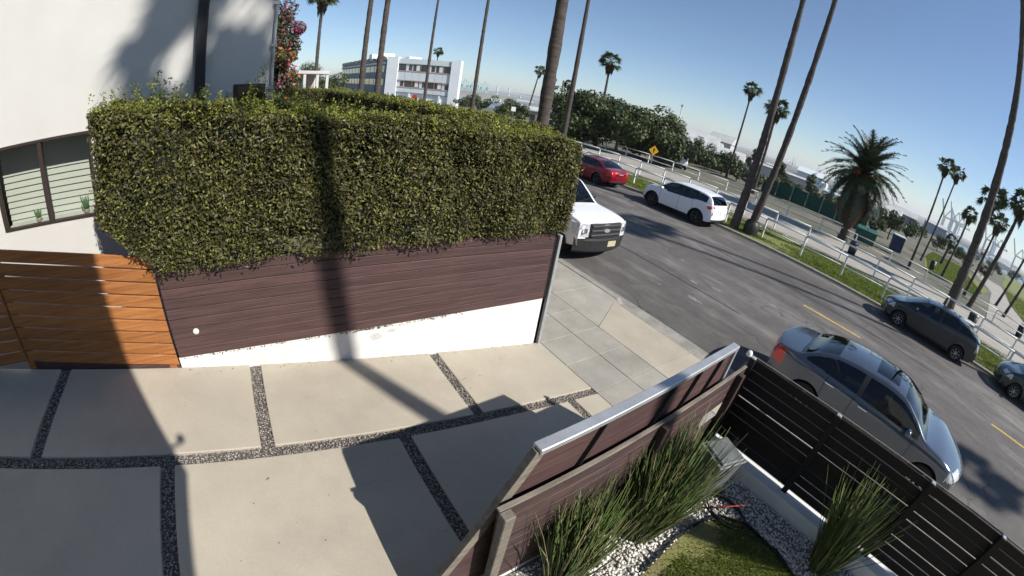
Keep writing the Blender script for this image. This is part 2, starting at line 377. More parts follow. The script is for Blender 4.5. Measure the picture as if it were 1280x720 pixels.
# road
road = struct(grid('road', np.linspace(-420, 240, 67), np.linspace(7.15, 19.3, 15), lambda x, y: zr(y), 'asphalt'))
mk = MB()
def strip(mb, x0, x1, y0, y1, dz=.004):
    mb.add([(x0, y0, zr(y0)+dz), (x1, y0, zr(y0)+dz), (x1, y1, zr(y1)+dz), (x0, y1, zr(y1)+dz)], [(0, 1, 2, 3)])
for k in range(0, 6):
    mk = MB(); strip(mk, -2.34+7.2*k, -.2+7.2*k, 13.45, 13.56); mk.build('lane_marking', 'yellow_paint', road)
for x, y, r in ((-5.0, 10.4, .14), (-4.35, 10.75, .17), (-5.3, 9.1, .06), (-2.9, 11.9, .15), (-6.2, 11.6, .08), (-4.3, 9.35, .2), (-1.1, 12.4, .1)):   # flattened paint spots on the asphalt
    m_ = MB(); n = 11; m_.add([(x+r*(.8+.5*random.random())*math.cos(6.283*i/n)*1.2, y+r*.6*(.7+.6*random.random())*math.sin(6.283*i/n), zr(y)+.004) for i in range(n)], [tuple(range(n))])
    m_.build('paint_spot', 'worn_white', road)
# tar-sealed seams that run with the lanes
for y, x0, x1 in ((10.25, -14, -3.2), (14.6, -20, 3)):
    m_ = MB(); xs = np.linspace(x0, x1, 40); yy = y+np.cumsum(rng.normal(0, .012, 40))
    m_.add([(a, b-.012, zr(b)+.004) for a, b in zip(xs, yy)]+[(a, b+.012, zr(b)+.004) for a, b in zip(xs, yy)], [(i, i+1, 41+i, 40+i) for i in range(39)])
    m_.build('tar_seam', 'seam', road)

# near kerb with its gutter, lowered across the drive; far kerb
kb = MB()
def kerbrun(mb, prof, xs, hs):
    """prof: [(y, z-above-road or 'h')] extruded along x with a height per station"""
    V = []; n = len(prof)
    for x, h in zip(xs, hs):
        for y, k in prof: V.append((x, y, zr(7.15)+.004+(k if k < .09 else h)))
    mb.add(V, [(i*n+j, (i+1)*n+j, (i+1)*n+j+1, i*n+j+1) for i in range(len(xs)-1) for j in range(n-1)])
nearkerb = MB()
V = []; xs = [-420, -60, -30, -15, -9, -6.2, -5.03, -4.9, -1.2, -1.05, .1, 5, 60, 240]
hs = [.135]*6+[.13, .03, .03, .13]+[.135]*4
for x, h in zip(xs, hs): V += [(x, 7.42, zr(7.42)+.006), (x, 7.17, zr(7.17)+.006), (x, 7.15, zr(7.15)+h-.02), (x, 7.13, zr(7.15)+h), (x, 6.985, zr(7.15)+h+.003), (x, 6.985, -1.0)]
nearkerb.add(V, [(6*i+j, 6*i+j+1, 6*i+j+7, 6*i+j+6) for i in range(len(xs)-1) for j in range(5)])
struct(nearkerb.build('kerb', 'kerb'))
farkerb = MB(); V = []
for x in (-420, -40, -10, 0, 10, 40, 240): V += [(x, 19.08, zr(19.08)+.005), (x, 19.28, zr(19.28)+.006), (x, 19.30, -.73), (x, 19.33, -.705), (x, 19.47, -.70), (x, 19.47, -1.0)]
farkerb.add(V, [(6*i+j, 6*i+6+j, 6*i+j+7, 6*i+j+1) for i in range(6) for j in range(5)])
struct(farkerb.build('kerb', 'kerb'))

# sidewalk: a bed with separate concrete panels on it
swb = MB(); swb.add([(-420, 3.9, -.78), (240, 3.9, -.78), (240, 6.985, -.80), (-420, 6.985, -.80)], [(0, 1, 2, 3)])
side = struct(swb.build('sidewalk', 'gravel_bed'))
def panel(x0, x1, y0, y1, zf, name, parent, m, gap=.004, ch=.006, th=.08):
    mb = MB(); mb.box((x0+gap, y0+gap, -th), (x1-gap, y1-gap, 0), ch); mb.v = [(x, y, z+zf(y)) for x, y, z in mb.v]
    return mb.build(name, m, parent)
xe = [-11.48, -10.76, -10.04, -9.32, -8.60, -7.88, -7.16, -6.44, -5.72, -5.0, -4.28, -3.57, -2.84, -2.12, -1.4, -.68, .04, .76, 1.48, 2.2, 2.92, 3.64]
jit = [random.uniform(-.002, .003) for _ in range(400)]
k = 0
for i in range(len(xe)-1):
    for y0, y1 in ((4.19, 4.97), (4.97, 5.65)):
        d = jit[k]; k += 1; panel(xe[i], xe[i+1], y0, y1, lambda y, d=d: zs(y)+d, 'paving_panel', side, 'sidewalk')
for x0, x1 in ((-11.48, -10.04), (-10.04, -8.6), (-8.6, -7.16), (-7.16, -5.72), (-.3, 1.1), (1.1, 2.5), (2.5, 3.9)):
    d = jit[k]; k += 1; panel(x0, x1, 5.65, 6.98, lambda y, d=d: zs(y)+d, 'paving_panel', side, 'sidewalk')
for x0, x1 in ((-420, -11.48), (3.64, 240)):
    mb = MB(); mb.box((x0, 4.19, -.78), (x1, 6.98, -.705)); mb.build('paving_run', 'sidewalk', side)
def polypanel(pts, name, m):      # panel with a height at each corner
    n = len(pts); mb = MB(); mb.add([(x, y, z) for x, y, z in pts]+[(x, y, z-.08) for x, y, z in pts], [tuple(range(n)), tuple(range(2*n))[:n-1:-1]]+[(i, n+i, n+(i+1) % n, (i+1) % n) for i in range(n)])
    return mb.build(name, m, side)
polypanel([(-5.715, 5.655, zs(5.65)), (-4.29, 5.655, zs(5.65)), (-5.03, 6.975, zs(6.98)), (-5.715, 6.975, zs(6.98))], 'paving_panel', 'sidewalk')
polypanel([(-4.275, 5.655, zs(5.65)), (-2.845, 5.655, zs(5.65)), (-2.845, 6.98, -.80), (-4.92, 6.98, -.80), (-5.02, 6.965, zs(6.98)-.004)], 'apron_slab', 'concrete')
polypanel([(-2.837, 5.655, zs(5.65)), (-1.2, 5.655, zs(5.65)), (-1.2, 6.98, -.80), (-2.837, 6.98, -.80)], 'apron_slab', 'concrete')
polypanel([(-1.19, 5.655, zs(5.65)), (-.31, 5.655, zs(5.65)), (-.31, 6.975, zs(6.98)), (-1.06, 6.975, zs(6.98)), (-1.19, 6.975, -.80)], 'paving_panel', 'sidewalk')

# driveway: gravel-filled joints between large concrete slabs
dv = MB(); dv.add([(-4.3, -9, zd(-9)-.035), (-.9, -9, zd(-9)-.035), (-.9, 4.19, zd(4.19)-.035), (-4.3, 4.19, zd(4.19)-.035)], [(0, 1, 2, 3)])
drive = struct(dv.build('driveway', 'gravel_bed'))
S0, S1, hw = -2.955, -2.815, .068
up = [-9, -5.05, -2.68, -.30, 2.14, 4.185]; lo = [-9, -6.1, -3.70, -1.29, 1.115, 3.60, 4.185]
for a, b in zip(up[:-1], up[1:]):
    panel(-4.295, S0, a+(hw if a > -9 else 0), b-(hw if b < 4 else 0), zd, 'concrete_slab', drive, 'concrete', gap=0, ch=.008, th=.12)
for a, b in zip(lo[:-1], lo[1:]):
    panel(S1, -1.12, a+(hw if a > -9 else 0), b-(hw if b < 4 else 0), zd, 'concrete_slab', drive, 'concrete', gap=0, ch=.008, th=.12)
rects = [(S0, S1, -9, 4.17)]+[(-4.29, S0, y-hw, y+hw) for y in up[1:-1]]+[(S1, -1.12, y-hw, y+hw) for y in lo[1:-1]]
PP = []
for x0, x1, y0, y1 in rects:
    n = int((x1-x0)*(y1-max(y0, -4.5))*3600)
    if n > 0: PP.append(np.stack([rng.uniform(x0+.006, x1-.006, n), rng.uniform(max(y0, -4.5), y1, n)], 1))
PP = np.concatenate(PP); r = rng.uniform(.005, .013, len(PP)); Z = zd(PP[:, 1])-.018+rng.uniform(-.006, .010, len(PP))
V, F = ico(len(PP), np.c_[PP, Z], r); stuff(obj('joint_gravel', npmesh('joint_gravel', V, F), 'pebble', drive))

# dry leaves and grit blown along the wall foot and over the slabs
n = 120; P = np.stack([rng.uniform(-4.27, -1.3, n), rng.uniform(-1.2, 4.1, n)], 1); k_ = rng.random(n) < .5; P[k_, 0] = -4.28+np.abs(rng.normal(0, .06, k_.sum()))
V, F = leaves(np.c_[P, zd(P[:, 1])+.006], np.tile([0, 0, 1.], (n, 1)), rng.uniform(.010, .030, n), .25, .5); stuff(obj('leaf_litter', npmesh('leaf_litter', V, F), 'twig', drive))
cp_ = [(-2.30+.02*math.sin(7*t)+.01*math.sin(19*t), .92-.5*t) for t in np.linspace(0, 1, 16)]; c_ = MB()     # a hairline crack
for (a, b), (c, d) in zip(cp_[:-1], cp_[1:]): c_.add([(a, b, zd(b)+.002), (a+.003, b, zd(b)+.002), (c+.003, d, zd(d)+.002), (c, d, zd(d)+.002)], [(0, 1, 2, 3)])
c_.build('hairline_crack', 'kerb', drive)
# front garden: soil, white gravel, lawn
gz = -.10
gb = MB(); gb.add([(-.97, -.6, gz-.03), (9, -.6, gz-.03), (9, 4.1, gz-.03), (-.97, 4.1, gz-.03)], [(0, 1, 2, 3)])
gard = struct(gb.build('garden_bed', 'white_bed'))
LAWN = [(-.32, -.5), (-.31, 2.2), (-.35, 2.7), (-.33, 3.0), (-.22, 3.32), (.08, 3.50), (.45, 3.46), (.8, 3.38), (1.3, 3.28), (8.5, 3.2), (8.5, -.5)]
lw = MB(); lw.prism(LAWN, gz-.12, gz-.004); lawn = struct(lw.build('lawn', 'lawn_soil'))
n = 17000; P = np.stack([rng.uniform(-.95, 2.6, n), rng.uniform(.9, 4.0, n)], 1); P = P[~inpoly(P, LAWN)]
r = rng.uniform(.011, .024, len(P)); V, F = ico(len(P), np.c_[P, gz-.012+rng.uniform(-.008, .012, len(P))], r, flat=.75)
tag(stuff(obj('white_gravel', npmesh('white_gravel', V, F), 'white_pebble')), 'white pebble gravel spread between the lawn and the fences', 'gravel')
def blades(P, z, h, wd, lean=.5, rg=rng):
    n = len(P); a = rg.uniform(0, 6.283, n); d = np.stack([np.cos(a), np.sin(a)], 1); h = np.broadcast_to(h, (n,))*rg.uniform(.6, 1.25, n)
    ln = rg.uniform(.1, lean, n)*h; px = np.stack([-d[:, 1], d[:, 0]], 1)*wd*.5
    z = np.broadcast_to(z, (n,))
    b0 = np.c_[P-px, z]; b1 = np.c_[P+px, z]; m0 = np.c_[P+d*(ln*.35)[:, None]+px*.7, z+h*.6]; m1 = np.c_[P+d*(ln*.35)[:, None]-px*.7, z+h*.6]; t = np.c_[P+d*ln[:, None], z+h]
    V = np.stack([b0, b1, m0, m1, t], 1).reshape(-1, 3); i = 5*np.arange(n)[:, None]
    F = np.concatenate([i+np.array([[0, 1, 2]]), i+np.array([[0, 2, 3]]), i+np.array([[3, 2, 4]])]); return V, F
n = 52000; P = np.stack([rng.uniform(-.35, 1.9, n), rng.uniform(1.7, 3.5, n)], 1); P = P[inpoly(P, LAWN)]
dry = (np.hypot((P[:, 0]+.22)/.22, (P[:, 1]-2.95)/.30)+rng.normal(0, .22, len(P)) < 1) | (np.hypot((P[:, 0]+.3)/.10, (P[:, 1]-2.3)/.7) < 1)
g = P[~dry]; V, F = blades(g, gz-.005, .036, .007); tag(stuff(obj('lawn_grass', npmesh('lawn_grass', V, F), 'verge_blade')), 'short green grass of the small front lawn', 'grass')
g = P[dry][::5]; V, F = blades(g, gz-.005, .022, .006, .9); tag(stuff(obj('dry_grass', npmesh('dry_grass', V, F), 'grass_dry')), 'sparse dry straw-coloured grass at the bare lawn corner', 'grass')
ed = MB(); pts = [(x-.015, y, gz+.01) for x, y in LAWN[1:10]]
for a, b in zip(pts[:-1], pts[1:]): ed.bar(a, b, .012, .07)
tag(ed.build('lawn_edging', 'black_plastic'), 'thin black edging strip curving between lawn and white gravel', 'edging')

# far side: verge, path, park lawns
vg = MB(); vg.add([(-420, 19.47, -.715), (240, 19.47, -.715), (240, 24.4, -.735), (-420, 24.4, -.735)], [(0, 1, 2, 3)]); verge = struct(vg.build('verge', 'turf'))
n = 150000; P = np.stack([rng.uniform(-26, 12, n), rng.uniform(19.5, 24.4, n)], 1)
nz = np.sin(P[:, 0]*1.3+np.sin(P[:, 1]*3))+np.sin(P[:, 0]*.41+2)+rng.normal(0, .5, n); P = P[(nz > -.5)]
V, F = blades(P, -.722, .10, .022); tag(stuff(obj('verge_grass', npmesh('verge_grass', V, F), 'verge_blade')), 'rough green grass along the verge behind the far kerb', 'grass')
pa = MB(); pa.add([(-420, 24.4, -.722), (240, 24.4, -.722), (240, 33.5, -.742), (-420, 33.5, -.742)], [(0, 1, 2, 3)]); struct(pa.build('path', 'path'))
def sheet(name, poly, m, dz=.02):
    mb = MB(); n = len(poly); mb.add([(x, y, float(zter(x, y))+dz) for x, y in poly], [tuple(range(n))]); return struct(mb.build(name, m))
sheet('park_lawn', [(2.2, 44), (7.5, 44), (12.5, 62), (9.5, 84), (4.5, 84), (2.4, 60)], 'turf', .03)
sheet('park_lawn', [(14.5, 40), (60, 40), (90, 96), (21, 92), (15.5, 60)], 'turf', .03); sheet('far_lawn', [(21.5, 97), (92, 97), (190, 275), (60, 275)], 'turf', .06)
sheet('park_road', [(7.7, 35), (14, 35), (15.3, 60), (20.5, 92), (14, 96), (12.8, 62)], 'path', .034)
for nm, lab, x0, x1, y0, y1, n in (('park_grass', 'bright green park grass beside the blue toilet cabin', 2.6, 9.8, 44.5, 82, 26000), ('park_grass', 'bright green park grass at the far right beyond the palms', 14.8, 46, 40.5, 90, 60000)):
    P = np.stack([rng.uniform(x0, x1, n), rng.uniform(y0, y1, n)], 1)
    poly = [(2.2, 44), (7.5, 44), (12.5, 62), (9.5, 84), (4.5, 84), (2.4, 60)] if x0 < 10 else [(14.5, 40), (60, 40), (90, 96), (21, 92), (15.5, 60)]
    P = P[inpoly(P, poly)]; V, F = blades(P, zter(P[:, 0], P[:, 1])+.02, .12, .06); tag(stuff(obj(nm, npmesh(nm, V, F), 'verge_blade')), lab, 'grass')
# harbour water
wm = bpy.data.materials.new('water'); wm.use_nodes = True; b = wm.node_tree.nodes['Principled BSDF']; b.inputs['Base Color'].default_value = (.06, .12, .15, 1); b.inputs['Roughness'].default_value = .25
nz_ = wm.node_tree.nodes.new('ShaderNodeTexNoise'); nz_.inputs['Scale'].default_value = .05; nz_.inputs['Detail'].default_value = 8; bp_ = wm.node_tree.nodes.new('ShaderNodeBump'); bp_.inputs['Strength'].default_value = .5; bp_.inputs['Distance'].default_value = 2
tcw = wm.node_tree.nodes.new('ShaderNodeTexCoord'); wm.node_tree.links.new(tcw.outputs['Object'], nz_.inputs['Vector']); wm.node_tree.links.new(nz_.outputs[0], bp_.inputs['Height']); wm.node_tree.links.new(bp_.outputs[0], b.inputs['Normal']); MATS['water'] = wm
wt = MB(); wt.add([(-9000, 185, -15), (9000, 185, -15), (9000, 9000, -15), (-9000, 9000, -15)], [(0, 1, 2, 3)]); struct(wt.build('water', 'water'))
# ------------------------------------------------------------------ near things
# brown board fence on a white wall
bf = thing('board_fence', 'brown board fence on a white wall beneath the big hedge', 'fence', (-4.3, 1.45, 0)); B = lambda v: [(x+4.3, y-1.45, z) for x, y, z in v]
def sub(mb, name, m, parent, org=(-4.3, 1.45, 0)):
    mb.v = [(x-org[0], y-org[1], z-org[2]) for x, y, z in mb.v]; return mb.build(name, m, parent)
pbz = lambda y: .306-.022*y
mb = MB(); ys = [-1.2, 4.1]
mb.add([(-4.30, -1.2, zd(-1.2)-.2), (-4.30, 4.1, zd(4.1)-.2), (-4.30, 4.1, pbz(4.1)-.004), (-4.30, -1.2, pbz(-1.2)-.004),
        (-4.46, -1.2, zd(-1.2)-.2), (-4.46, 4.1, zd(4.1)-.2), (-4.46, 4.1, pbz(4.1)-.004), (-4.46, -1.2, pbz(-1.2)-.004)],
       [(0, 1, 2, 3), (5, 4, 7, 6), (3, 2, 6, 7), (1, 5, 6, 2), (4, 0, 3, 7), (0, 4, 5, 1)])
sub(mb, 'base_wall', 'white_paint', bf)
for i in range(9):
    mb = MB(); z0 = .124*i; mb.box((-4.315+random.uniform(0, .003), -1.19, z0+.003), (-4.285+random.uniform(0, .003), 4.03, z0+.121), .005)
    mb.v = [(x, y, z+pbz(y)) for x, y, z in mb.v]; sub(mb, 'board', 'brown_board', bf)
mb = MB(); mb.box((-4.36, -1.19, 0), (-4.335, 4.03, 1.11)); mb.v = [(x, y, z+pbz(y)) for x, y, z in mb.v]; sub(mb, 'backing', 'black_plastic', bf)
mb = MB(); mb.box((-4.40, 4.035, -.72), (-4.30, 4.09, 1.26)); sub(mb, 'dark_recess', 'black_board', bf)  # dark box fills the gap by the end post, recess shade put into its colour
mb = MB(); mb.box((-4.345, 4.10, -.75), (-4.255, 4.155, 1.30), .006); sub(mb, 'end_post', 'silver', bf)
mb = MB(); mb.box((-22, 4.02, -.72), (-4.47, 4.17, .2)); sub(mb, 'street_wall', 'white_paint', bf)
for i in range(8):
    mb = MB(); mb.box((-22, 4.15, .21+.124*i), (-4.48, 4.18, .327+.124*i)); sub(mb, 'street_board', 'brown_board', bf)
mb = MB(); mb.lathe([(0, .022), (.030, .020), (.036, .012), (.036, 0)], 20, axis='x'); o = mb.build('round_sensor', 'white_paint', None, True, (-4.284, -.90, .65))
tag(o, 'small round white disc mounted low on the brown board fence', 'sensor')

# orange slat fence, stepping along with the slope
wf = thing('slat_fence', 'orange cedar slat fence below the white house', 'fence', (-4.3, -2.2, 0))
wz = lambda y: .25-.20*(max(y, -3.12)+1.2)
for i in range(9):
    for y0, y1 in ((-3.12, -1.215), (-6.5, -3.15)):
        mb = MB(); mb.box((-4.30, y0, .150*i), (-4.275, y1, .150*i+.132), .004)
        mb.v = [(x+(.10 if y0 < -6 else 0)*0, y, z+wz(y)) for x, y, z in mb.v]; sub(mb, 'slat', 'cedar', wf, (-4.3, -2.2, 0))
for y in (-1.3, -3.135, -5): 
    mb = MB(); mb.box((-4.39, y-.045, wz(y)-.2), (-4.303, y+.045, wz(y)+1.33)); sub(mb, 'post', 'cedar', wf, (-4.3, -2.2, 0))
mb = MB(); mb.add([(-4.31, -1.215, wz(-1.2)-.02), (-4.31, -3.13, wz(-3.13)-.02), (-4.31, -3.13, wz(-3.13)-.3), (-4.31, -1.215, wz(-1.2)-.3),
   (-4.36, -1.215, wz(-1.2)-.02), (-4.36, -3.13, wz(-3.13)-.02), (-4.36, -3.13, wz(-3.13)-.3), (-4.36, -1.215, wz(-1.2)-.3)], [(0, 1, 2, 3), (7, 6, 5, 4), (0, 4, 5, 1)]); sub(mb, 'ground_board', 'brown_board', wf, (-4.3, -2.2, 0))

# white house on the left
hx = -5.8
hs_ = thing('white_house', 'white stucco house with dark framed window behind the hedge', 'house', (-9.5, -6, 0))
org = (-9.5, -6, 0)
mb = MB()
W1 = (-3.84, -2.25, 1.70, 2.80); W2 = (-.30, .12, 2.86, 3.18); Y0, Y1, Z0, Z1 = -13., .18, -.6, 7.6
def wallpiece(y0, y1, z0, z1): mb.add([(hx, y0, z0), (hx, y1, z0), (hx, y1, z1), (hx, y0, z1)], [(0, 1, 2, 3)])
wallpiece(Y0, W1[0], Z0, Z1); wallpiece(W1[0], W1[1], Z0, W1[2]); wallpiece(W1[0], W1[1], W1[3], Z1); wallpiece(W1[1], W2[0], Z0, Z1)
wallpiece(W2[0], W2[1], Z0, W2[2]); wallpiece(W2[0], W2[1], W2[3], Z1); wallpiece(W2[1], Y1, Z0, Z1)
mb.add([(hx, Y1, Z0), (-13, Y1, Z0), (-13, Y1, Z1), (hx, Y1, Z1)], [(0, 1, 2, 3)])
mb.add([(-13, Y0, Z0), (-13, Y1, Z0), (-13, Y1, Z1), (-13, Y0, Z1)], [(3, 2, 1, 0)]); mb.add([(hx, Y0, Z0), (-13, Y0, Z0), (-13, Y0, Z1), (hx, Y0, Z1)], [(3, 2, 1, 0)])
mb.add([(hx, Y0, Z1), (hx, Y1, Z1), (-13, Y1, Z1), (-13, Y0, Z1)], [(0, 1, 2, 3)])
for y0, y1, z0, z1 in (W1, W2):      # reveals
    d = hx-.13
    mb.add([(hx, y0, z0), (d, y0, z0), (d, y0, z1), (hx, y0, z1), (hx, y1, z0), (d, y1, z0), (d, y1, z1), (hx, y1, z1)], [(0, 1, 2, 3), (7, 6, 5, 4), (4, 5, 1, 0), (3, 2, 6, 7)])
sub(mb, 'wall', 'stucco', hs_, org)
wn = None
def window(y0, y1, z0, z1, mull):
    f = MB(); x = hx-.02; t = .034
    for a, b in (((x-.05, y0, z0), (x+.028, y0+t, z1)), ((x-.05, y1-t, z0), (x+.028, y1, z1)), ((x-.05, y0+t, z0), (x+.03, y1-t, z0+t)), ((x-.05, y0+t, z1-t), (x+.03, y1-t, z1))): f.box(a, b)
    if mull: f.box((x-.045, mull-.03, z0+t), (x+.022, mull+.03, z1-t))
    wob = sub(f, 'window', 'bronze_frame', hs_, org)
    for a, b in ([(y0+t, mull-.03), (mull+.03, y1-t)] if mull else [(y0+t, y1-t)]):
        g = MB(); g.add([(x-.01, a, z0+t), (x-.01, b, z0+t), (x-.01, b, z1-t), (x-.01, a, z1-t)], [(0, 1, 2, 3)]); sub(g, 'pane', 'pane', wob, org)
    return wob
w1 = window(*W1, -3.04); w2 = window(*W2, None)
bl = MB()
for i in range(14): 
    z = 1.66+.088*i; bl.add([(hx-.40, -3.95, z), (hx-.40, -2.12, z), (hx-.425, -2.12, z+.086), (hx-.425, -3.95, z+.086)], [(0, 1, 2, 3)])
sub(bl, 'blind', 'blind', w1, org)
rm = MB(); rm.add([(hx-.7, -4.6, 1.0), (hx-.7, -1.6, 1.0), (hx-.7, -1.6, 3.4), (hx-.7, -4.6, 3.4), (hx-.135, -4.6, 1.0), (hx-.135, -1.6, 1.0), (hx-.135, -1.6, 3.4), (hx-.135, -4.6, 3.4)],
   [(0, 1, 2, 3), (0, 3, 7, 4), (1, 5, 6, 2), (3, 2, 6, 7), (0, 4, 5, 1)]); rm.v = rm.v; sub(rm, 'room', 'curtain_dark', hs_, org)
rm = MB(); rm.add([(hx-.9, -.8, 2.6), (hx-.9, .17, 2.6), (hx-.9, .17, 3.5), (hx-.9, -.8, 3.5)], [(0, 1, 2, 3)]); sub(rm, 'inner_room', 'blind', hs_, org)
sl_ = MB(); sl_.box((hx-.38, -3.9, 1.60), (hx-.125, -2.2, 1.705)); sub(sl_, 'inner_sill', 'white_paint', hs_, org)
dp = MB(); dp.box((hx+.012, -.80, 1.0), (hx+.10, -.665, 7.6), .012); sub(dp, 'downpipe', 'black_plastic', hs_, org)
cn = MB(); cn.tube([(hx+.03, .20, 1.0), (hx+.03, .20, 7.6)], .022, 8)
for z in np.arange(3.1, 7.4, .55): cn.box((hx-.01, .165, z), (hx+.06, .235, z+.04))
sub(cn, 'corner_conduit', 'galv', hs_, org)
for y, z, h, nm, lab in ((-2.55, 1.705, .20, 'potted_cactus', 'green cactus in a pot inside the right window pane'), (-3.35, 1.705, .14, 'potted_cactus', 'small dark cactus inside the left window pane')):
    c = thing(nm, lab, 'plant', (hx-.22, y, z)); p = MB(); p.lathe([(0, 0), (.035, 0), (.045, .06), (.04, .06), (.038, .045), (0, .045)], 12); p.build('pot', 'wall_tan', c, True)
    s_ = MB()
    for dx, a in ((0, 0), (-.03, -.35), (.03, .3), (.012, .12), (-.015, -.15)): s_.tube([(0, dx*.5, .04), (0, dx+a*.05, .04+h*.5), (0, dx+a*.1, .04+h*random.uniform(.75, 1))], [.012, .013, .007], 7)
    s_.build('stems', 'cactus', c, True)

# hedges: a dark twiggy core under a skin of separate leaves
topf = lambda y: np.interp(y, [-1.7, -.7, .8, 4.2], [.26, .15, .03, -.12])      # the hedge top falls towards the street
def hedge(name, label, lo, hi, dens, tops=1.0, ragged=None, faces='xXyYZ', leaf=.052):
    lo, hi = np.array(lo, float), np.array(hi, float); c = (lo+hi)/2
    h = thing(name, label, 'hedge', (c[0], c[1], lo[2])); o = np.array([c[0], c[1], lo[2]])
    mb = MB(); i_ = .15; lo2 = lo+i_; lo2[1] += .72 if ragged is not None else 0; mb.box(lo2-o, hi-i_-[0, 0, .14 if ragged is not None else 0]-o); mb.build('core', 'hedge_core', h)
    Ps = []; Ns = []
    for f in faces:
        ax = 'xyz'.index(f.lower()); s = 1 if f.isupper() else -1; a, b = [k for k in range(3) if k != ax]
        n = int((hi-lo)[a]*(hi-lo)[b]*dens); P = np.zeros((n, 3)); P[:, a] = rng.uniform(lo[a], hi[a], n); P[:, b] = rng.uniform(lo[b], hi[b], n)
        bump = .035*np.sin(P[:, a]*5.1+P[:, b]*2.7)+.025*np.sin(P[:, a]*11-P[:, b]*7.3)
        P[:, ax] = (hi if s > 0 else lo)[ax]+s*(bump+rng.normal(-.03, .032, n)); N = np.zeros((n, 3)); N[:, ax] = s; N[:, 2] += .35
        lf = np.zeros(n); r_ = np.random.default_rng(17)      # clumps: hollows where the dark inside shows, and fuller pads
        for q in range(9): kk = r_.normal(0, 1, 3)*(3.2 if q < 5 else 9); lf += np.sin(P@kk+r_.uniform(0, 6.28))*(1 if q < 5 else .7)
        P[:, ax] += s*.016*lf*.45; keep = lf+rng.normal(0, 1.3, n) > -3.6; P = P[keep]; N = N[keep]
        if ragged is not None: P = ragged(P)
        Ps.append(P); Ns.append(N)
    P = np.concatenate(Ps); N = np.concatenate(Ns)
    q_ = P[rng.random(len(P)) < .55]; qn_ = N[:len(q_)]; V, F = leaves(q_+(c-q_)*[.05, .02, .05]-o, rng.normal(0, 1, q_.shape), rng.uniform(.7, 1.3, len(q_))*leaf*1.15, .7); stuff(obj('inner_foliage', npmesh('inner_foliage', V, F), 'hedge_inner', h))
    V, F = leaves(P-o, N, rng.uniform(.6, 1.45, len(P))*leaf, .75); stuff(obj('foliage', npmesh('foliage', V, F), 'hedge_leaf', h))
    sel = rng.random(len(P)) < .035; V, F = leaves(P[sel]-o+N[sel]*.012, N[sel], rng.uniform(.7, 1.2, sel.sum())*leaf, .9); stuff(obj('dead_leaves', npmesh('dead_leaves', V, F), 'palm_dry', h))
    sel = rng.random(len(P)) < .04; V, F = leaves(P[sel]-o+N[sel]*.02, N[sel], rng.uniform(.8, 1.4, sel.sum())*leaf, .7); stuff(obj('young_leaves', npmesh('young_leaves', V, F), 'hedge_tip', h))
    # fresh upright shoots along the top
    n = int((hi-lo)[0]*(hi-lo)[1]*150*tops); B_ = np.stack([rng.uniform(lo[0], hi[0], n), rng.uniform(lo[1], hi[1], n), np.full(n, hi[2]-.05)], 1)
    L_ = rng.gamma(2., .026, n)+.03; q = []; qn = []
    tall = (B_[:, 1] < lo[1]+2.2) if ragged is not None else np.zeros(n, bool)
    L_ = np.where(tall & (rng.random(n) < .22), L_*2.3, L_)
    if ragged is not None: B_[:, 2] += topf(B_[:, 1])
    for b, l in zip(B_, L_):
        d = rng.normal(0, .3, 3)*[1, 1, 0]+[0, 0, 1]; k = int(6+l*110); t = rng.uniform(0, 1, k)
        q.append(b+np.outer(t*l, d)+rng.normal(0, .018, (k, 3))); qn.append(np.tile(d, (k, 1))+rng.normal(0, .6, (k, 3)))
    q = np.concatenate(q); qn = np.concatenate(qn); V, F = leaves(q-o, qn, rng.uniform(.7, 1.25, len(q))*leaf, .7); stuff(obj('shoots', npmesh('shoots', V, F), 'hedge_tip', h))
    return h
def rag(P):      # the left end bulges out over the slat fence and droops along the bottom edge
    t = np.clip((P[:, 2]-1.42)/.50, 0, 1); e = np.clip((-.4-P[:, 1])/1.25, 0, 1); P = P.copy()
    P[:, 1] += np.where(P[:, 1] < -.4, e*.58*(1-t)**1.3, 0)
    w_ = np.clip((P[:, 2]-1.44)/1.36, 0, 1.1); P[:, 2] += w_*topf(P[:, 1])+(1-np.minimum(w_, 1))*.045*np.clip((.6-P[:, 1])/1.5, 0, 1)
    low = P[:, 2] < 1.52; P[:, 2] -= np.where(low, np.abs(rng.normal(0, .04, len(P))), 0)
    return P
hg = hedge('clipped_hedge', 'tall dense clipped hedge over the brown board fence', (-5.15, -1.64, 1.44), (-4.16, 4.10, 2.80), 8600, 2.4, rag, 'XyYZ', .039)
hedge('clipped_hedge', 'hedge running back along the sidewalk behind the white pickup', (-20.8, 3.55, .2), (-5.2, 4.55, 2.74), 1500, 1.0, None, 'xyYZ', .065)
hedge('clipped_hedge', 'farther hedge crossing behind the front hedge near the bougainvillea', (-22.0, .3, .2), (-20.9, 4.6, 2.78), 1300, 1.0, None, 'XyYZ', .07)

# fixed fence along the garden, with the parked sliding gate on its drive side
ff = thing('garden_fence', 'weathered brown board fence between the driveway and the gravel garden', 'fence', (-.985, 2.5, 0)); fo = (-.985, 2.5, 0)
for i in range(9):
    z1 = 1.10-.128*i; y1 = 3.40 if 3 <= i <= 4 else 4.10
    mb = MB(); mb.box((-1.0, .95+.004*i, z1-.122), (-.972+random.uniform(-.002, .002), y1, z1), .005); sub(mb, 'board', 'brown_weathered', ff, fo)
    if 3 <= i <= 4: mb = MB(); mb.box((-1.0, 3.95, z1-.122), (-.972, 4.10, z1), .005); sub(mb, 'board', 'brown_weathered', ff, fo)
mb = MB(); mb.box((-1.003, .94, 1.102), (-.966, 4.10, 1.118), .004); sub(mb, 'top_rail', 'timber_rail', ff, fo)
for y in (.98, 2.5, 3.9): mb = MB(); mb.box((-.968, y-.04, -.12), (-.90, y+.04, 1.10), .005); sub(mb, 'post', 'timber_rail' if y < 1 else 'brown_weathered', ff, fo)
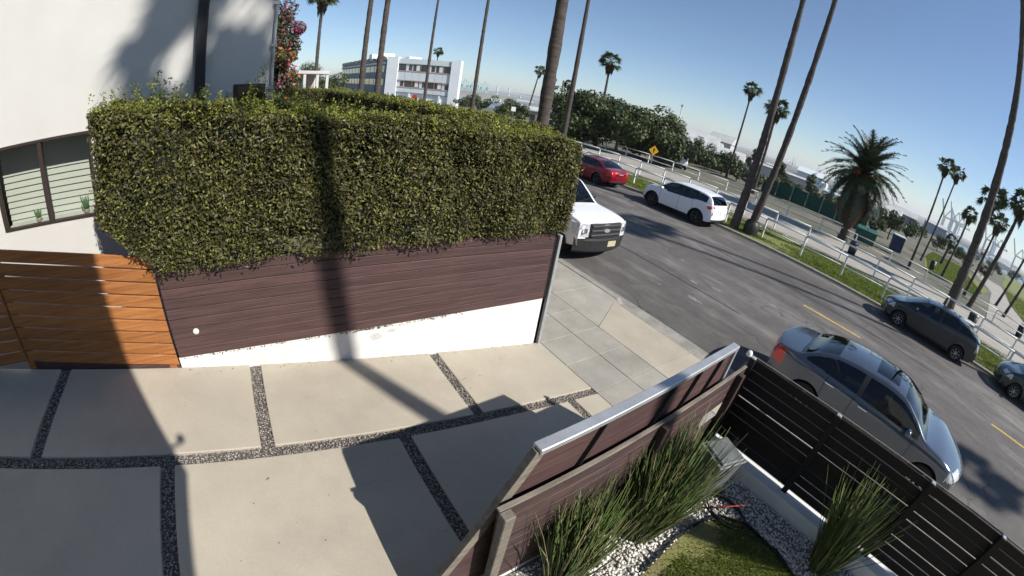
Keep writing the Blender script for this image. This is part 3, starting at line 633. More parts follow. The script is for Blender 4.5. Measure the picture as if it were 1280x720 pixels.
mb = MB(); mb.box((-1.11, .2, -.75), (-.98, 4.15, -.06)); sub(mb, 'base_wall', 'white_paint', ff, fo)
gt = thing('sliding_gate', 'brown sliding gate with silver capped frame and slanted tail end', 'gate', (-1.06, 2.4, 0)); go = (-1.06, 2.4, 0)
mb = MB(); mb.box((-1.10, 1.20, 1.435), (-1.02, 3.66, 1.48), .005); sub(mb, 'cap_rail', 'silver', gt, go)
mb = MB(); mb.bar((-1.06, 1.215, 1.44), (-1.06, .30, -.35), .075, .05, (1, 0, 0)); sub(mb, 'tail_bar', 'timber_rail', gt, go)
mb = MB(); mb.box((-1.095, 3.61, zd(3.7)+.1), (-1.025, 3.66, 1.434)); sub(mb, 'end_stile', 'silver', gt, go)
mb = MB(); mb.bar((-1.06, .36, -.02), (-1.06, 3.60, -.50), .06, .06); sub(mb, 'bottom_rail', 'timber_rail', gt, go)
for i in range(12):
    z1 = 1.43-.124*i; ya = 1.24-(1.44-z1+.118)*.0-(1.43-z1)*.511
    yb = 3.60
    if z1-.118 < zd(3.6)+.14: break
    mb = MB(); a0 = 1.25-(1.43-z1)*.511; a1 = 1.25-(1.43-z1+.118)*.511
    mb.add([(-1.075, a0, z1), (-1.075, yb, z1), (-1.075, yb, z1-.118), (-1.075, a1, z1-.118), (-1.05, a0, z1), (-1.05, yb, z1), (-1.05, yb, z1-.118), (-1.05, a1, z1-.118)],
           [(3, 2, 1, 0), (4, 5, 6, 7), (0, 1, 5, 4), (1, 2, 6, 5), (2, 3, 7, 6), (3, 0, 4, 7)])
    sub(mb, 'board', 'brown_board', gt, go)
for y in (1.75, 2.55, 2.95, 3.35):
    mb = MB(); mb.bar((-1.036, y-.16, 1.02), (-1.036, y, 1.43), .012, .035, (1, 0, 0)); sub(mb, 'diagonal_bar', 'black_plastic', gt, go)  # thin dark diagonal bars on the gate's garden side
mb = MB(); mb.box((-.97, .62, .02), (-.90, .72, .14), .01); mb.tube([(-.93, .67, .14), (-.93, .67, .22)], .03, 10); sub(mb, 'roller_bracket', 'galv', gt, go)

# dark slat fence to the street on its white kerb wall
df = thing('street_fence', 'near-black slat fence between the garden and the parked grey sedan', 'fence', (2.5, 4.19, 0)); do = (2.5, 4.19, 0)
px_ = [-.96, .16, 1.40, 2.43, 3.6, 4.8, 6.0, 7.2]
for a, b in zip(px_[:-1], px_[1:]):
    for i in range(9):
        z0 = .10+.122*i; g = random.uniform(.011, .021) if random.random() < .9 else .002
        t_ = random.uniform(-.003, .003); mb = MB(); mb.box((a+.012, 4.192, z0), (b-.012, 4.215, z0+.122-g)); mb.v = [(x, y, z+(x-a)*t_) for x, y, z in mb.v]; sub(mb, 'slat', 'black_board', df, do)
for x in px_:
    mb = MB(); mb.box((x-.035, 4.125, -.1), (x+.035, 4.19, 1.205), .004); p = sub(mb, 'post', 'black_board', df, do)
    mb = MB(); mb.box((x-.028, 4.132, 1.206), (x+.028, 4.183, 1.222), .005); sub(mb, 'post_cap', 'silver', p, do)
mb = MB(); mb.box((-1.0, 4.216, 1.19), (7.2, 4.23, 1.205)); sub(mb, 'edge_trim', 'timber_rail', df, do)
cp = MB(); cp.lathe([(0, .06), (.025, .055), (.036, .03), (.036, 0)], 16); 
o = cp.build('gate_post_cap', 'white_paint', df, True); o.location = (-1.03-2.5, 4.17-4.19, 1.2)
mb = MB(); mb.box((-.97, 4.0, -.75), (7.3, 4.122, .075), .006); tag(mb.build('kerb_wall', 'white_paint'), 'low white kerb wall under the near-black slat fence', 'wall')
mb = MB(); mb.box((-.97, 4.122, -.75), (7.3, 4.24, .055)); tag(mb.build('footing_wall', 'white_paint'), 'white footing on the sidewalk side of the dark fence', 'wall')

# grey wheeled bin behind the reeds
bn = thing('wheeled_bin', 'light grey plastic wheeled bin standing behind the reed clumps', 'bin', (-.60, 3.50, gz), -.35)
mb = MB(); mb.add([(-.19, -.2, .06), (.19, -.2, .06), (.19, .2, .06), (-.19, .2, .06), (-.25, -.26, .86), (.25, -.26, .86), (.25, .26, .86), (-.25, .26, .86)], [(3, 2, 1, 0), (0, 1, 5, 4), (1, 2, 6, 5), (2, 3, 7, 6), (3, 0, 4, 7), (4, 5, 6, 7)]); mb.build('body', 'bin_grey', bn)
mb = MB(); mb.box((-.28, -.29, .862), (.28, .29, .90), .012); mb.box((-.24, -.22, .90), (.24, .24, .935), .015); ld = mb.build('lid', 'bin_grey', bn)
mb = MB(); mb.box((-.06, -.276, .936), (.06, -.225, .946), .004); mb.build('handle_slot', 'black_plastic', ld)
mb = MB(); mb.tube([(-.2, .315, .82), (.2, .315, .82)], .016, 8); mb.box((-.21, .255, .80), (-.18, .32, .84)); mb.box((.18, .255, .80), (.21, .32, .84)); mb.build('handle', 'bin_grey', bn)
for x in (-.21, .21): mb = MB(); mb.lathe([(.02, -.02), (.09, -.02), (.1, 0), (.09, .02), (.02, .02)], 18, (x, .2, .1), 'x'); mb.build('wheel', 'rubber', bn, True)

for ch_ in bn.children: pass
bn.scale = (.68, .68, .64)

# horsetail reeds
def reeds(label, base, n, h, tilt, spread, seed):
    rg = np.random.default_rng(seed); t = thing('reed_clump', label, 'reeds', base, 0, 'reed clumps in the front garden')
    for nm, m, k in (('stems', 'reed', n), ('dry_stems', 'reed_dry', n//7)):
        V = []; F = []
        a = rg.uniform(0, 6.283, k); rr = np.sqrt(rg.uniform(0, 1, k))
        for i in range(k):
            b = np.array([math.cos(a[i])*rr[i]*.15, math.sin(a[i])*rr[i]*.19, 0]); L_ = h*rg.choice([rg.uniform(.35, .8), rg.uniform(.75, 1.08)])
            d = np.array([math.cos(a[i])*rr[i]*spread+tilt[0]+rg.normal(0, .09), math.sin(a[i])*rr[i]*spread+tilt[1]+rg.normal(0, .09), 1.]); d /= np.linalg.norm(d)
            bend = rg.normal(0, .06, 3)*[1, 1, 0]-[0, 0, .03]; r0 = rg.uniform(.0042, .0075); o = len(V)
            for s, rd in ((0, r0), (.35, r0), (.7, r0*.85), (1, r0*.4)):
                c = b+d*L_*s+bend*L_*s*s
                for q in range(3): V.append((c[0]+rd*math.cos(2.094*q), c[1]+rd*math.sin(2.094*q), c[2]))
            for s in range(3):
                for q in range(3): q2 = (q+1) % 3; F.append((o+3*s+q, o+3*s+q2, o+3*s+3+q2, o+3*s+3+q))
        stuff(obj(nm, npmesh(nm, V, F), m, t))
reeds('reed clump nearest the gate tail, leftmost of the three', (-.74, 1.62, gz), 330, 1.05, (-.13, .13), .20, 3)
reeds('largest reed clump, in front of the grey wheeled bin', (-.66, 2.52, gz), 620, 1.18, (-.10, .15), .27, 4)
reeds('reed clump against the near-black street fence, rightmost of the three', (1.02, 3.76, gz), 330, 1.16, (-.14, .0), .20, 5)
# hose and a red pipe on the lawn edge
hz = MB(); pts = [(-.22+.34*math.cos(t)*(1-.03*t), 3.42+.16*math.sin(t), gz+.02+.004*t) for t in np.linspace(.3, 11, 60)]+[(.5, 3.50, gz+.02), (.85, 3.36, gz+.02), (1.2, 3.33, gz+.02)]
hz.tube(pts, .011, 6); tag(hz.build('garden_hose', 'hose', None, True), 'black garden hose coiled at the lawn edge beside the bin', 'hose')
rp = MB(); rp.tube([(-.42, 3.25, gz+.02), (-.08, 3.56, gz+.16)], .008, 6); tag(rp.build('thin_pipe', 'red_pipe', None, True), 'thin red pipe leaning by the garden hose', 'pipe')
st = MB(); st.box((-.92, 2.42, gz-.02), (-.80, 2.54, gz+.05), .015); tag(st.build('paver_block', 'concrete'), 'pale paver block in the gravel between the two left reed clumps', 'block')

# unseen own house, its upper storey shaped and moved sunward to shade the drive
oh = thing('own_house', 'unseen stucco house behind the viewpoint, upper storey placed to shade the drive', 'house', (7, -5, 0)); ho = (7, -5, 0)
mb = MB(); mb.box((2.337, -9, 4.768), (13, 1.258, 8.508)); sub(mb, 'upper_storey', 'stucco', oh, ho)
mb = MB(); mb.tube([(2.377, 1.263, 5.13), (2.377, 1.35, 5.15), (2.377, 1.408, 5.18)], .018, 8); mb.lathe([(.001, .0), (.03, .01), (.042, .04), (.038, .08), (.001, .10)], 14, (2.377, 1.408, 5.16)); sub(mb, 'shadow_knob', 'black_plastic', oh, ho)  # unseen knob on a stem, added to cast a small round shadow on the drive
mb = MB(); mb.box((3.1, -9, -.6), (12.6, -.9, 4.765)); sub(mb, 'lower_wall', 'stucco', oh, ho)
# repaired patch and leaf debris on the white wall
pm = MB()
for y0, z0, w_, h_ in ((1.30, .12, .16, .12), (1.52, .17, .14, .07)):
    n = 14; pm = MB(); pm.add([(-4.298, y0+w_*.5*math.cos(6.283*i/n)*random.uniform(.75, 1.15), z0+h_*.5*math.sin(6.283*i/n)*random.uniform(.75, 1.15)) for i in range(n)], [tuple(range(n))]); sub(pm, 'repair_patch', 'repair', bf)
n = 260; P = np.stack([np.full(n, -4.292)+rng.uniform(-.004, .012, n), np.concatenate([rng.uniform(-1.15, 2.6, n-60), rng.normal(1.2, .15, 60)]), np.zeros(n)], 1); P[:, 2] = .306-.022*P[:, 1]-.004-np.abs(rng.normal(0, .012, n))
V, F = leaves(P-np.array([-4.3, 1.45, 0]), np.tile([1., 0, .3], (n, 1)), rng.uniform(.012, .034, n), .6, .45); stuff(obj('leaf_debris', npmesh('leaf_debris', V, F), 'twig', bf))
# ------------------------------------------------------------------ vehicles
def cr(xs, ys, x):      # smooth monotone-ish interpolation (finite-difference Hermite)
    xs = np.asarray(xs, float); ys = np.asarray(ys, float); x = np.clip(x, xs[0], xs[-1])
    h = np.diff(xs); d = np.diff(ys)/h; m = np.zeros(len(xs)); m[0] = d[0]; m[-1] = d[-1]
    for i in range(1, len(xs)-1): m[i] = 0 if d[i-1]*d[i] <= 0 else 2*d[i-1]*d[i]/(d[i-1]+d[i])
    i = np.clip(np.searchsorted(xs, x)-1, 0, len(xs)-2); t = (x-xs[i])/h[i]
    return (2*t**3-3*t**2+1)*ys[i]+(t**3-2*t**2+t)*h[i]*m[i]+(-2*t**3+3*t**2)*ys[i+1]+(t**3-t**2)*h[i]*m[i+1]

def wheel_mesh(R, Wd, spokes, tm):
    ty = MB(); ty.lathe([(R*.62, -Wd/2), (R*.93, -Wd/2), (R*.985, -Wd*.36), (R, -Wd*.2), (R, Wd*.2), (R*.985, Wd*.36), (R*.93, Wd/2), (R*.62, Wd/2)], 36, axis='y')
    rm = MB(); yo = Wd*.42      # outer face at +y
    rm.lathe([(R*.64, -Wd*.4), (R*.66, yo), (R*.62, yo+.012), (R*.575, yo-.01), (R*.56, yo-.06)], 36, axis='y')
    rm.lathe([(0.001, yo-.012), (R*.10, yo-.012), (R*.13, yo-.03)], 20, axis='y')
    for k in range(spokes):
        a = 2*math.pi*k/spokes
        for da in ((-.12, .12) if spokes <= 5 else (0,)):
            c, s = math.cos(a+da), math.sin(a+da); wv = R*.06
            V = []
            for r_, y_, w_ in ((R*.08, yo-.02, wv*1.1), (R*.58, yo-.012, wv)):
                for i, j in ((-1, 0), (1, 0), (1, -.03), (-1, -.03)): V.append((c*r_-s*w_*i*.5, y_+j, s*r_+c*w_*i*.5))
            rm.add(V, [(0, 1, 5, 4), (1, 2, 6, 5), (3, 0, 4, 7), (2, 3, 7, 6)])
    ds = MB(); ds.lathe([(.001, yo-.075), (R*.60, yo-.075)], 30, axis='y')
    return ty, rm, ds

def car(name, label, loc, rz, S, group='cars parked along the street'):
    """S: spec. Local +x is the front, z=0 the road. Returns the thing."""
    T = thing(name, label, S['cat'], loc, rz, group)
    Lh, W = S['L']/2, S['W']/2
    n = S.get('n', 110); seams = S.get('seams', [])
    xs = list(np.linspace(-Lh, Lh, n))
    for q in seams: xs = [x for x in xs if abs(x-q) > .02]+[q-.006, q+.006]
    ge = [S['cowl'], S['header'], S['rheader'], S['deck']]
    xs = np.array(sorted(set(np.round(xs, 4))))
    top = cr(*S['top'], xs); belt = np.minimum(cr(*S['belt'], xs), top-.015); wid = W*cr(*S['plan'], xs); sill = cr(*S['sill'], xs)
    roofz = max(S['top'][1]); rw = W*S['roofw']
    g = np.clip((top-belt)/(roofz-np.interp(0, *S['belt'])), 0, 1)
    nl, ng, ntp = 14, S.get('ng', 12), 12
    rings = []
    for i, x in enumerate(xs):
        w_, zb, zt, zs_ = wid[i], belt[i], top[i], sill[i]
        hgt = zb-zs_
        zl = np.array([0, .05, .18, .42, .68, .86, .95, 1.0])*hgt+zs_
        yl = np.array([.93, .965, .985, 1.0, .992, .985+.008*S.get('shoulder', 1), .972, .945])*w_
        t = np.linspace(0, 1, nl+1)[:]; zz = cr(np.linspace(0, 1, 8), zl, t); yy = cr(np.linspace(0, 1, 8), yl, t)
        yt = (yl[-1])*(1-g[i]) + rw*g[i] if g[i] > 0 else yl[-1]
        yt = min(yt, yl[-1]-.01-.02*(1-g[i])); crown = S.get('crown', .05)*(.35+.65*g[i])
        ze = max(zt-crown, zb+.004)
        gt_ = np.linspace(0, 1, ng+1)[1:]; gy = yl[-1]+(yt-yl[-1])*gt_+.018*g[i]*np.sin(np.pi*gt_); gz_ = zb+(ze-zb)*gt_
        tt = np.linspace(0, 1, ntp+1)[1:]; ty_ = yt*(1-tt); tz = ze+(zt-ze)*(1-(1-tt)**2.2)
        rings.append(np.stack([np.full(nl+1+ng+ntp, x), np.r_[yy, gy, ty_], np.r_[zz, gz_, tz]], 1))
    R = np.array(rings); m = R.shape[1]
    # bow the nose and tail in plan
    for sgn, bow in ((1, S.get('bowf', .22)), (-1, S.get('bowr', .14))):
        f = np.clip((sgn*R[:, :, 0]-(Lh-.8))/.8, 0, 1)**1.5; R[:, :, 0] -= sgn*bow*f*(R[:, :, 1]/W)**2*1.0
    ib, ie = nl, nl+ng      # belt index, roof edge index
    wheels = [(S['fx'], S['wr']), (S['rx'], S['wr'])]; ar = S['arch']
    P3 = R.copy(); inside = np.zeros(R.shape[:2], bool)
    for wx, wr in wheels:
        dx, dz = R[:, :ib, 0]-wx, R[:, :ib, 2]-wr; inside[:, :ib] |= (np.hypot(dx, dz) < ar)
    parts = {}
    def put(key, quad): parts.setdefault(key, []).append(quad)
    nx = len(xs)
    fm = lambda i, j: (R[i, j]+R[i+1, j]+R[i, j+1]+R[i+1, j+1])/4
    snap = R.copy()
    for i in range(nx):
        for j in range(ib):
            if inside[i, j]:
                for wx, wr in wheels:
                    dx, dz = R[i, j, 0]-wx, R[i, j, 2]-wr; d = math.hypot(dx, dz)
                    if d < ar and d > 1e-4: snap[i, j, 0] = wx+dx/d*ar; snap[i, j, 2] = max(wr+dz/d*ar, sill[i])
    for i in range(nx-1):
        sm = any(xs[i] >= q-.0065 and xs[i+1] <= q+.0065 for q in seams)
        for j in range(m-1):
            if j < ib and inside[i:i+2, j:j+2].all(): continue
            c = fm(i, j); key = S['assign'](c[0] if j < ib else (xs[i]+xs[i+1])/2, abs(c[1]), c[2], j, dict(ib=ib, ie=ie, g=g[i], belt=belt[i], top=top[i], edge=R[i, ie, 2], yt=R[i, ie, 1], W=W, Lh=Lh, sill=sill[i]))
            if sm and (j < ib) and j > 1: key = 'door_gap' if key == 'body' else key
            q = [snap[i, j], snap[i+1, j], snap[i+1, j+1], snap[i, j+1]]
            for sd in ((1, -1) if True else ()):
                qq = [(p[0], p[1]*sd, p[2]) for p in q]; put((key, sd), qq if sd < 0 else qq[::-1])
    # end caps
    for e, sgn in ((0, -1), (nx-1, 1)):
        cols = np.linspace(1, 0, 9)
        for j in range(ie):
            for k in range(8):
                for sd in (1, -1):
                    q = []
                    for jj, kk in ((j, k), (j+1, k), (j+1, k+1), (j, k+1)):
                        y = R[e, jj, 1]*cols[kk]; bow = S.get('bowf', .22) if sgn > 0 else S.get('bowr', .14)
                        x = sgn*Lh-sgn*bow*(y/W)**2
                        if kk == 0: x = R[e, jj, 0]
                        q.append((x, y*sd, R[e, jj, 2]))
                    c = np.mean(q, 0); key = S['cap'](sgn, abs(c[1])/W, c[2])
                    fl = (sgn > 0) == (sd > 0); put((key, sd), q if not fl else q[::-1])
    names = S.get('mats', {}); ob = {}
    merged = {}
    for (key, sd), qs in parts.items():
        k2 = (key, sd) if key in ('front_window', 'rear_side_window', 'quarter_window', 'headlight', 'tail_light', 'fog_light') else (key, 0)
        merged.setdefault(k2, []).extend(qs)
    for (key, sd), qs in merged.items():
        V = np.array(qs).reshape(-1, 3); u, inv = np.unique(np.round(V, 4), axis=0, return_inverse=True); F = inv.reshape(-1, 4)
        ok = np.array([len(set(f)) >= 3 for f in F]); F = F[ok]; tri = [tuple(dict.fromkeys(f)) for f in F]
        groups = [tri]
        if key != 'body':      # separate pieces become separate parts
            par = list(range(len(u)))
            def find(a):
                while par[a] != a: par[a] = par[par[a]]; a = par[a]
                return a
            for f in tri:
                for q in f[1:]: par[find(q)] = find(f[0])
            dd = {}
            for f in tri: dd.setdefault(find(f[0]), []).append(f)
            groups = [g_ for g_ in dd.values() if len(g_) > 2]
        for g_ in groups:
            us = sorted({q for f in g_ for q in f}); ix = {q: i for i, q in enumerate(us)}
            me = bpy.data.meshes.new(key); me.from_pydata([tuple(u[q]) for q in us], [], [tuple(ix[q] for q in f) for f in g_]); me.update()
            ob[key, sd] = obj(key, me, names.get(key, 'black_plastic'), T, True)
    # chassis, wheel wells, wheels
    ch = MB(); ch.box((-Lh+.25, -W*.80, S['sill'][1][1]-.02), (Lh-.3, W*.80, S['sill'][1][1]+.14)); ch.build('chassis', 'seam', T)
    tyre, rim, disc = wheel_mesh(S['wr'], S['tw'], S.get('spokes', 10), None)
    tm_, rm_, dm_ = [bpy.data.meshes.new(k) for k in ('tyre', 'rim', 'brake_disc')]
    for me, mb in ((tm_, tyre), (rm_, rim), (dm_, disc)): me.from_pydata(mb.v, [], mb.f); me.update()
    for wx, wr in wheels:
        for sd in (1, -1):
            a = MB(); nA = 20; V = []
            y0, y1 = W*.45*sd, W*.965*sd
            for k in range(nA+1):
                t = -.35+(math.pi+.7)*k/nA
                for y in (y0, y1): V.append((wx+ar*math.cos(t), y, max(wr+ar*math.sin(t), .2)))
            a.add(V, [(2*k, 2*k+1, 2*k+3, 2*k+2) for k in range(nA)]); a.add([V[2*k] for k in range(nA+1)], [tuple(range(nA+1))])
            a.build('wheel_well', 'seam', T, True)
            if S.get('lip'):
                b = MB(); b.tube([(wx+(ar+.005)*math.cos(t), W*.985*sd, wr+(ar+.005)*math.sin(t)) for t in np.linspace(.0, math.pi, 18)], .022, 6); b.build('arch_lip', S['lip'], T, True)
            wo = bpy.data.objects.new('wheel', None); col.objects.link(wo); wo.parent = T; wo.location = (wx, (W-S['tw']/2-.035)*sd, wr); wo.rotation_euler = (0, .3*wx, 0 if sd > 0 else math.pi)
            obj('tyre', tm_, 'rubber', wo, True); obj('rim', rm_, S.get('rim', 'alloy'), wo, False); obj('brake_disc', dm_, 'seam', wo, False)
    # mirrors and handles
    mx, mz = S['mirror']
    for sd in (1, -1):
        b = MB(); b.lathe([(.001, -.11), (.06, -.10), (.085, -.05), (.09, .02), (.07, .09), (.001, .11)], 12, axis='y')
        b.v = [(mx+x*.75, sd*(W+.07)+y*.95, mz+z*.85) for x, y, z in b.v]; b.bar((mx, sd*(W-.06), mz-.05), (mx, sd*(W+.02), mz-.02), .05, .035); b.build('wing_mirror', S.get('mirror_mat', names.get('body')), T, True)
        for hx_ in S.get('handles', []):
            zz = float(np.interp(hx_, *S['belt']))-.10; yy = float(np.interp(hx_, xs, wid))
            b = MB(); b.box((hx_-.10, min(sd*(yy-.02), sd*(yy+.025)), zz-.014), (hx_+.10, max(sd*(yy-.02), sd*(yy+.025)), zz+.014), .008); b.build('door_handle', S.get('handle_mat', 'chrome'), T)
        if S.get('trim'):      # bright strip along the upper edge of the side glass
            ii = [i for i, x in enumerate(xs) if S['trim'][0] <= x <= S['trim'][1]]
            b = MB(); b.tube([(R[i, ie, 0], sd*(R[i, ie, 1]+.012), R[i, ie, 2]-.035) for i in ii[::4]], .011, 5); b.build('window_trim', 'chrome', T, True)
    # simple cabin
    fl = S['seat']; b = MB(); b.box((S['rheader']-.3, -W*.8, fl-.05), (S['cowl']-.1, W*.8, fl)); b.box((S['cowl']-.55, -W*.78, fl), (S['cowl']-.12, W*.78, fl+.30), .05); b.build('dashboard', 'interior', T)
    for x, y in S.get('seats', []):
        b = MB(); b.box((x-.05, y-.24, fl), (x+.42, y+.24, fl+.16), .05); V0 = len(b.v); b.box((x-.16, y-.24, fl+.1), (x-.02, y+.24, fl+.62), .05); b.box((x-.17, y-.12, fl+.64), (x-.05, y+.12, fl+.82), .04); b.build('car_seat', 'seat_cloth', T)
    if S.get('extra'): S['extra'](T, S, xs, R, W, Lh)
    return T

def assign_factory(kind):
    o = kind
    def f(x, y, z, j, k):
        ib, ie = k['ib'], k['ie']
        if ib <= j < ie and k['g'] > .12:            # side glass band
            hi = k['edge']-o['frame']; lo_ = k['belt']+.018
            if lo_ < z < hi and o['gx'][0] < x < o['gx'][1]:
                for p, wd in o['pillars']:
                    if abs(x-p) < wd: return 'pillar_trim'
                ps = [p for p, _ in o['pillars']]
                if x > ps[0]: return 'front_window'
                if len(ps) > 1 and x < ps[1]: return 'quarter_window'
                return 'rear_side_window'
            return 'body'
        if j >= ie:
            if o['ws'][0] < x < o['ws'][1] and y < k['yt']-.035: return 'windscreen'
            if o['rg'][0] < x < o['rg'][1] and y < k['yt']-o.get('rgm', .05): return 'rear_window'
            if o.get('sun') and o['sun'][0] < x < o['sun'][1] and y < o['sun'][2]: return 'sunroof'
            if o.get('bed') and o['bed'][0] < x < o['bed'][1] and y < k['W']*.82: return 'load_bed'
        if j < ib+2 or j >= ie:
            for nm, x0, x1, y0, y1, z0, z1 in o.get('zones', []):
                if x0 < x < x1 and y0 < y < y1 and z0 < z < z1: return nm
        return 'body'
    return f
def cap_factory(rules):
    def f(sgn, yr, z):
        for s, y0, y1, z0, z1, nm in rules:
            if s == sgn and y0 <= yr < y1 and z0 <= z < z1: return nm
        return 'body'
    return f
def plate(T, x, z, m, ry=0, w=.31, h=.155):
    b = MB(); b.box((x-.006, -w/2, z-h/2), (x+.006, w/2, z+h/2)); return b.build('number_plate', m, T)

# --- slate grey sedan beside the dark fence
def sed_extra(T, S, xs, R, W, Lh):
    b = MB(); b.add([(-.98, -.012, 1.395), (-.80, -.012, 1.408), (-.96, -.006, 1.465), (-.98, .012, 1.395), (-.80, .012, 1.408), (-.96, .006, 1.465)], [(0, 1, 2), (5, 4, 3), (0, 3, 4, 1), (1, 4, 5, 2), (2, 5, 3, 0)]); b.build('roof_fin', 'chrome', T)
    zt_ = lambda x: float(cr(*S['top'], np.array([x]))[0])
    for y in (-.62, -.05): b = MB(); b.bar((1.14, y, zt_(1.14)-.03), (1.06, y+.60, zt_(1.06)-.005), .018, .014); b.build('wiper', 'rubber', T)
    plate(T, -2.285, .62, 'plate_white')
sed = dict(cat='car', L=4.63, W=1.80, n=260, ng=24, cowl=1.18, header=.38, rheader=-.98, deck=-1.72, fx=1.43, rx=-1.27, wr=.325, tw=.215, arch=.385, spokes=5, rim='alloy',
  top=([-2.315, -2.26, -1.95, -1.72, -1.35, -.98, -.5, 0, .38, .8, 1.18, 1.7, 2.12, 2.29, 2.315], [.86, 1.01, 1.05, 1.075, 1.26, 1.375, 1.42, 1.425, 1.385, 1.20, .985, .90, .78, .66, .60]),
  belt=([-2.315, -2.2, -1.7, -1.0, 0, .9, 1.3, 1.9, 2.25, 2.315], [.80, .985, 1.02, 1.0, .955, .92, .90, .82, .66, .56]),
  plan=([-2.315, -2.15, -1.7, -1.0, 0, 1.0, 1.6, 2.1, 2.315], [.86, .93, .985, 1, 1, 1, .985, .92, .84]),
  sill=([-2.315, -2.0, -1.6, 1.8, 2.1, 2.315], [.36, .27, .2, .19, .21, .26]), roofw=.64, crown=.055, bowf=.36, bowr=.20,
  seams=[-.42, .92, -1.02+.0], seat=.50, seats=[(.28, .37), (.28, -.37), (-.72, .37), (-.72, -.37)], mirror=(.74, 1.0), handles=[.02-.20, -.92], trim=(-1.75, 1.02), handle_mat='chrome',
  mats=dict(body='paint_slate', windscreen='car_glass', rear_window='car_glass', sunroof='dark_glass', front_window='car_glass', rear_side_window='car_glass', quarter_window='car_glass', pillar_trim='black_plastic',
            tail_light='red_lens', headlight='clear_lens', door_gap='seam', grille='black_plastic', bumper_insert='black_plastic'),
  assign=assign_factory(dict(frame=.045, gx=(-1.52, .98), pillars=[(-.36, .045)], ws=(.42, 1.15), rg=(-1.70, -1.02), rgm=.07, sun=(-.28, .22, .42),
     zones=[('tail_light', -2.4, -1.93, .50, 1, .72, .985), ('headlight', 1.86, 2.4, .45, 1, .62, .78)])),
  cap=cap_factory([(-1, .55, 2, .72, .985, 'tail_light'), (-1, 0, .62, .36, .46, 'bumper_insert'), (1, 0, .5, .38, .58, 'grille'), (1, 0, .7, .26, .38, 'grille'), (1, .5, 2, .55, .7, 'headlight')]), extra=sed_extra)
zc = zr(8.2)
car('parked_sedan', 'slate grey sedan parked right behind the near-black slat fence', (.74, 8.20, zr(8.2)-.005), 0, sed)

# --- dark hatchback across the road
hat = dict(cat='car', L=4.46, W=1.745, n=110, cowl=1.42, header=.42, rheader=-.9, deck=-2.0, fx=1.36, rx=-1.34, wr=.31, tw=.195, arch=.365, spokes=7, rim='alloy',
  top=([-2.23, -2.16, -2.05, -1.8, -1.2, -.7, -.1, .42, .9, 1.42, 1.8, 2.1, 2.2, 2.23], [.75, 1.05, 1.13, 1.22, 1.40, 1.475, 1.49, 1.43, 1.24, 1.01, .90, .76, .66, .58]),
  belt=([-2.23, -2.1, -1.5, -.8, 0, .9, 1.5, 1.95, 2.23], [.70, 1.0, 1.06, 1.02, .97, .93, .90, .78, .55]),
  plan=([-2.23, -2.05, -1.6, -.8, 0, 1.0, 1.6, 2.0, 2.23], [.86, .93, .985, 1, 1, 1, .98, .91, .82]), sill=([-2.23, -1.9, -1.5, 1.7, 2.05, 2.23], [.33, .25, .2, .19, .21, .26]),
  roofw=.66, crown=.05, bowf=.34, bowr=.12, seams=[.86, -.28, -1.02], seat=.5, seats=[(.3, .36), (.3, -.36)], mirror=(.86, 1.0), handles=[0., -.85], handle_mat='paint_dark',
  mats=dict(body='paint_dark', windscreen='car_glass', rear_window='dark_glass', front_window='car_glass', rear_side_window='dark_glass', quarter_window='dark_glass', pillar_trim='black_plastic', tail_light='clear_lens', headlight='clear_lens', door_gap='seam', grille='black_plastic'),
  assign=assign_factory(dict(frame=.045, gx=(-1.9, 1.25), pillars=[(-.24, .045), (-1.05, .03)], ws=(.46, 1.40), rg=(-2.0, -1.1), zones=[('tail_light', -2.4, -1.98, .5, 1, .72, 1.02), ('headlight', 1.72, 2.4, .42, 1, .62, .80)])),
  cap=cap_factory([(-1, .68, 2, .6, 1.0, 'tail_light'), (1, 0, .6, .28, .42, 'grille'), (1, .5, 2, .55, .7, 'headlight')]))
car('parked_hatchback', 'dark charcoal hatchback parked across the road by a thick palm', (2.12, 18.42, zr(18.4)), math.pi, hat)

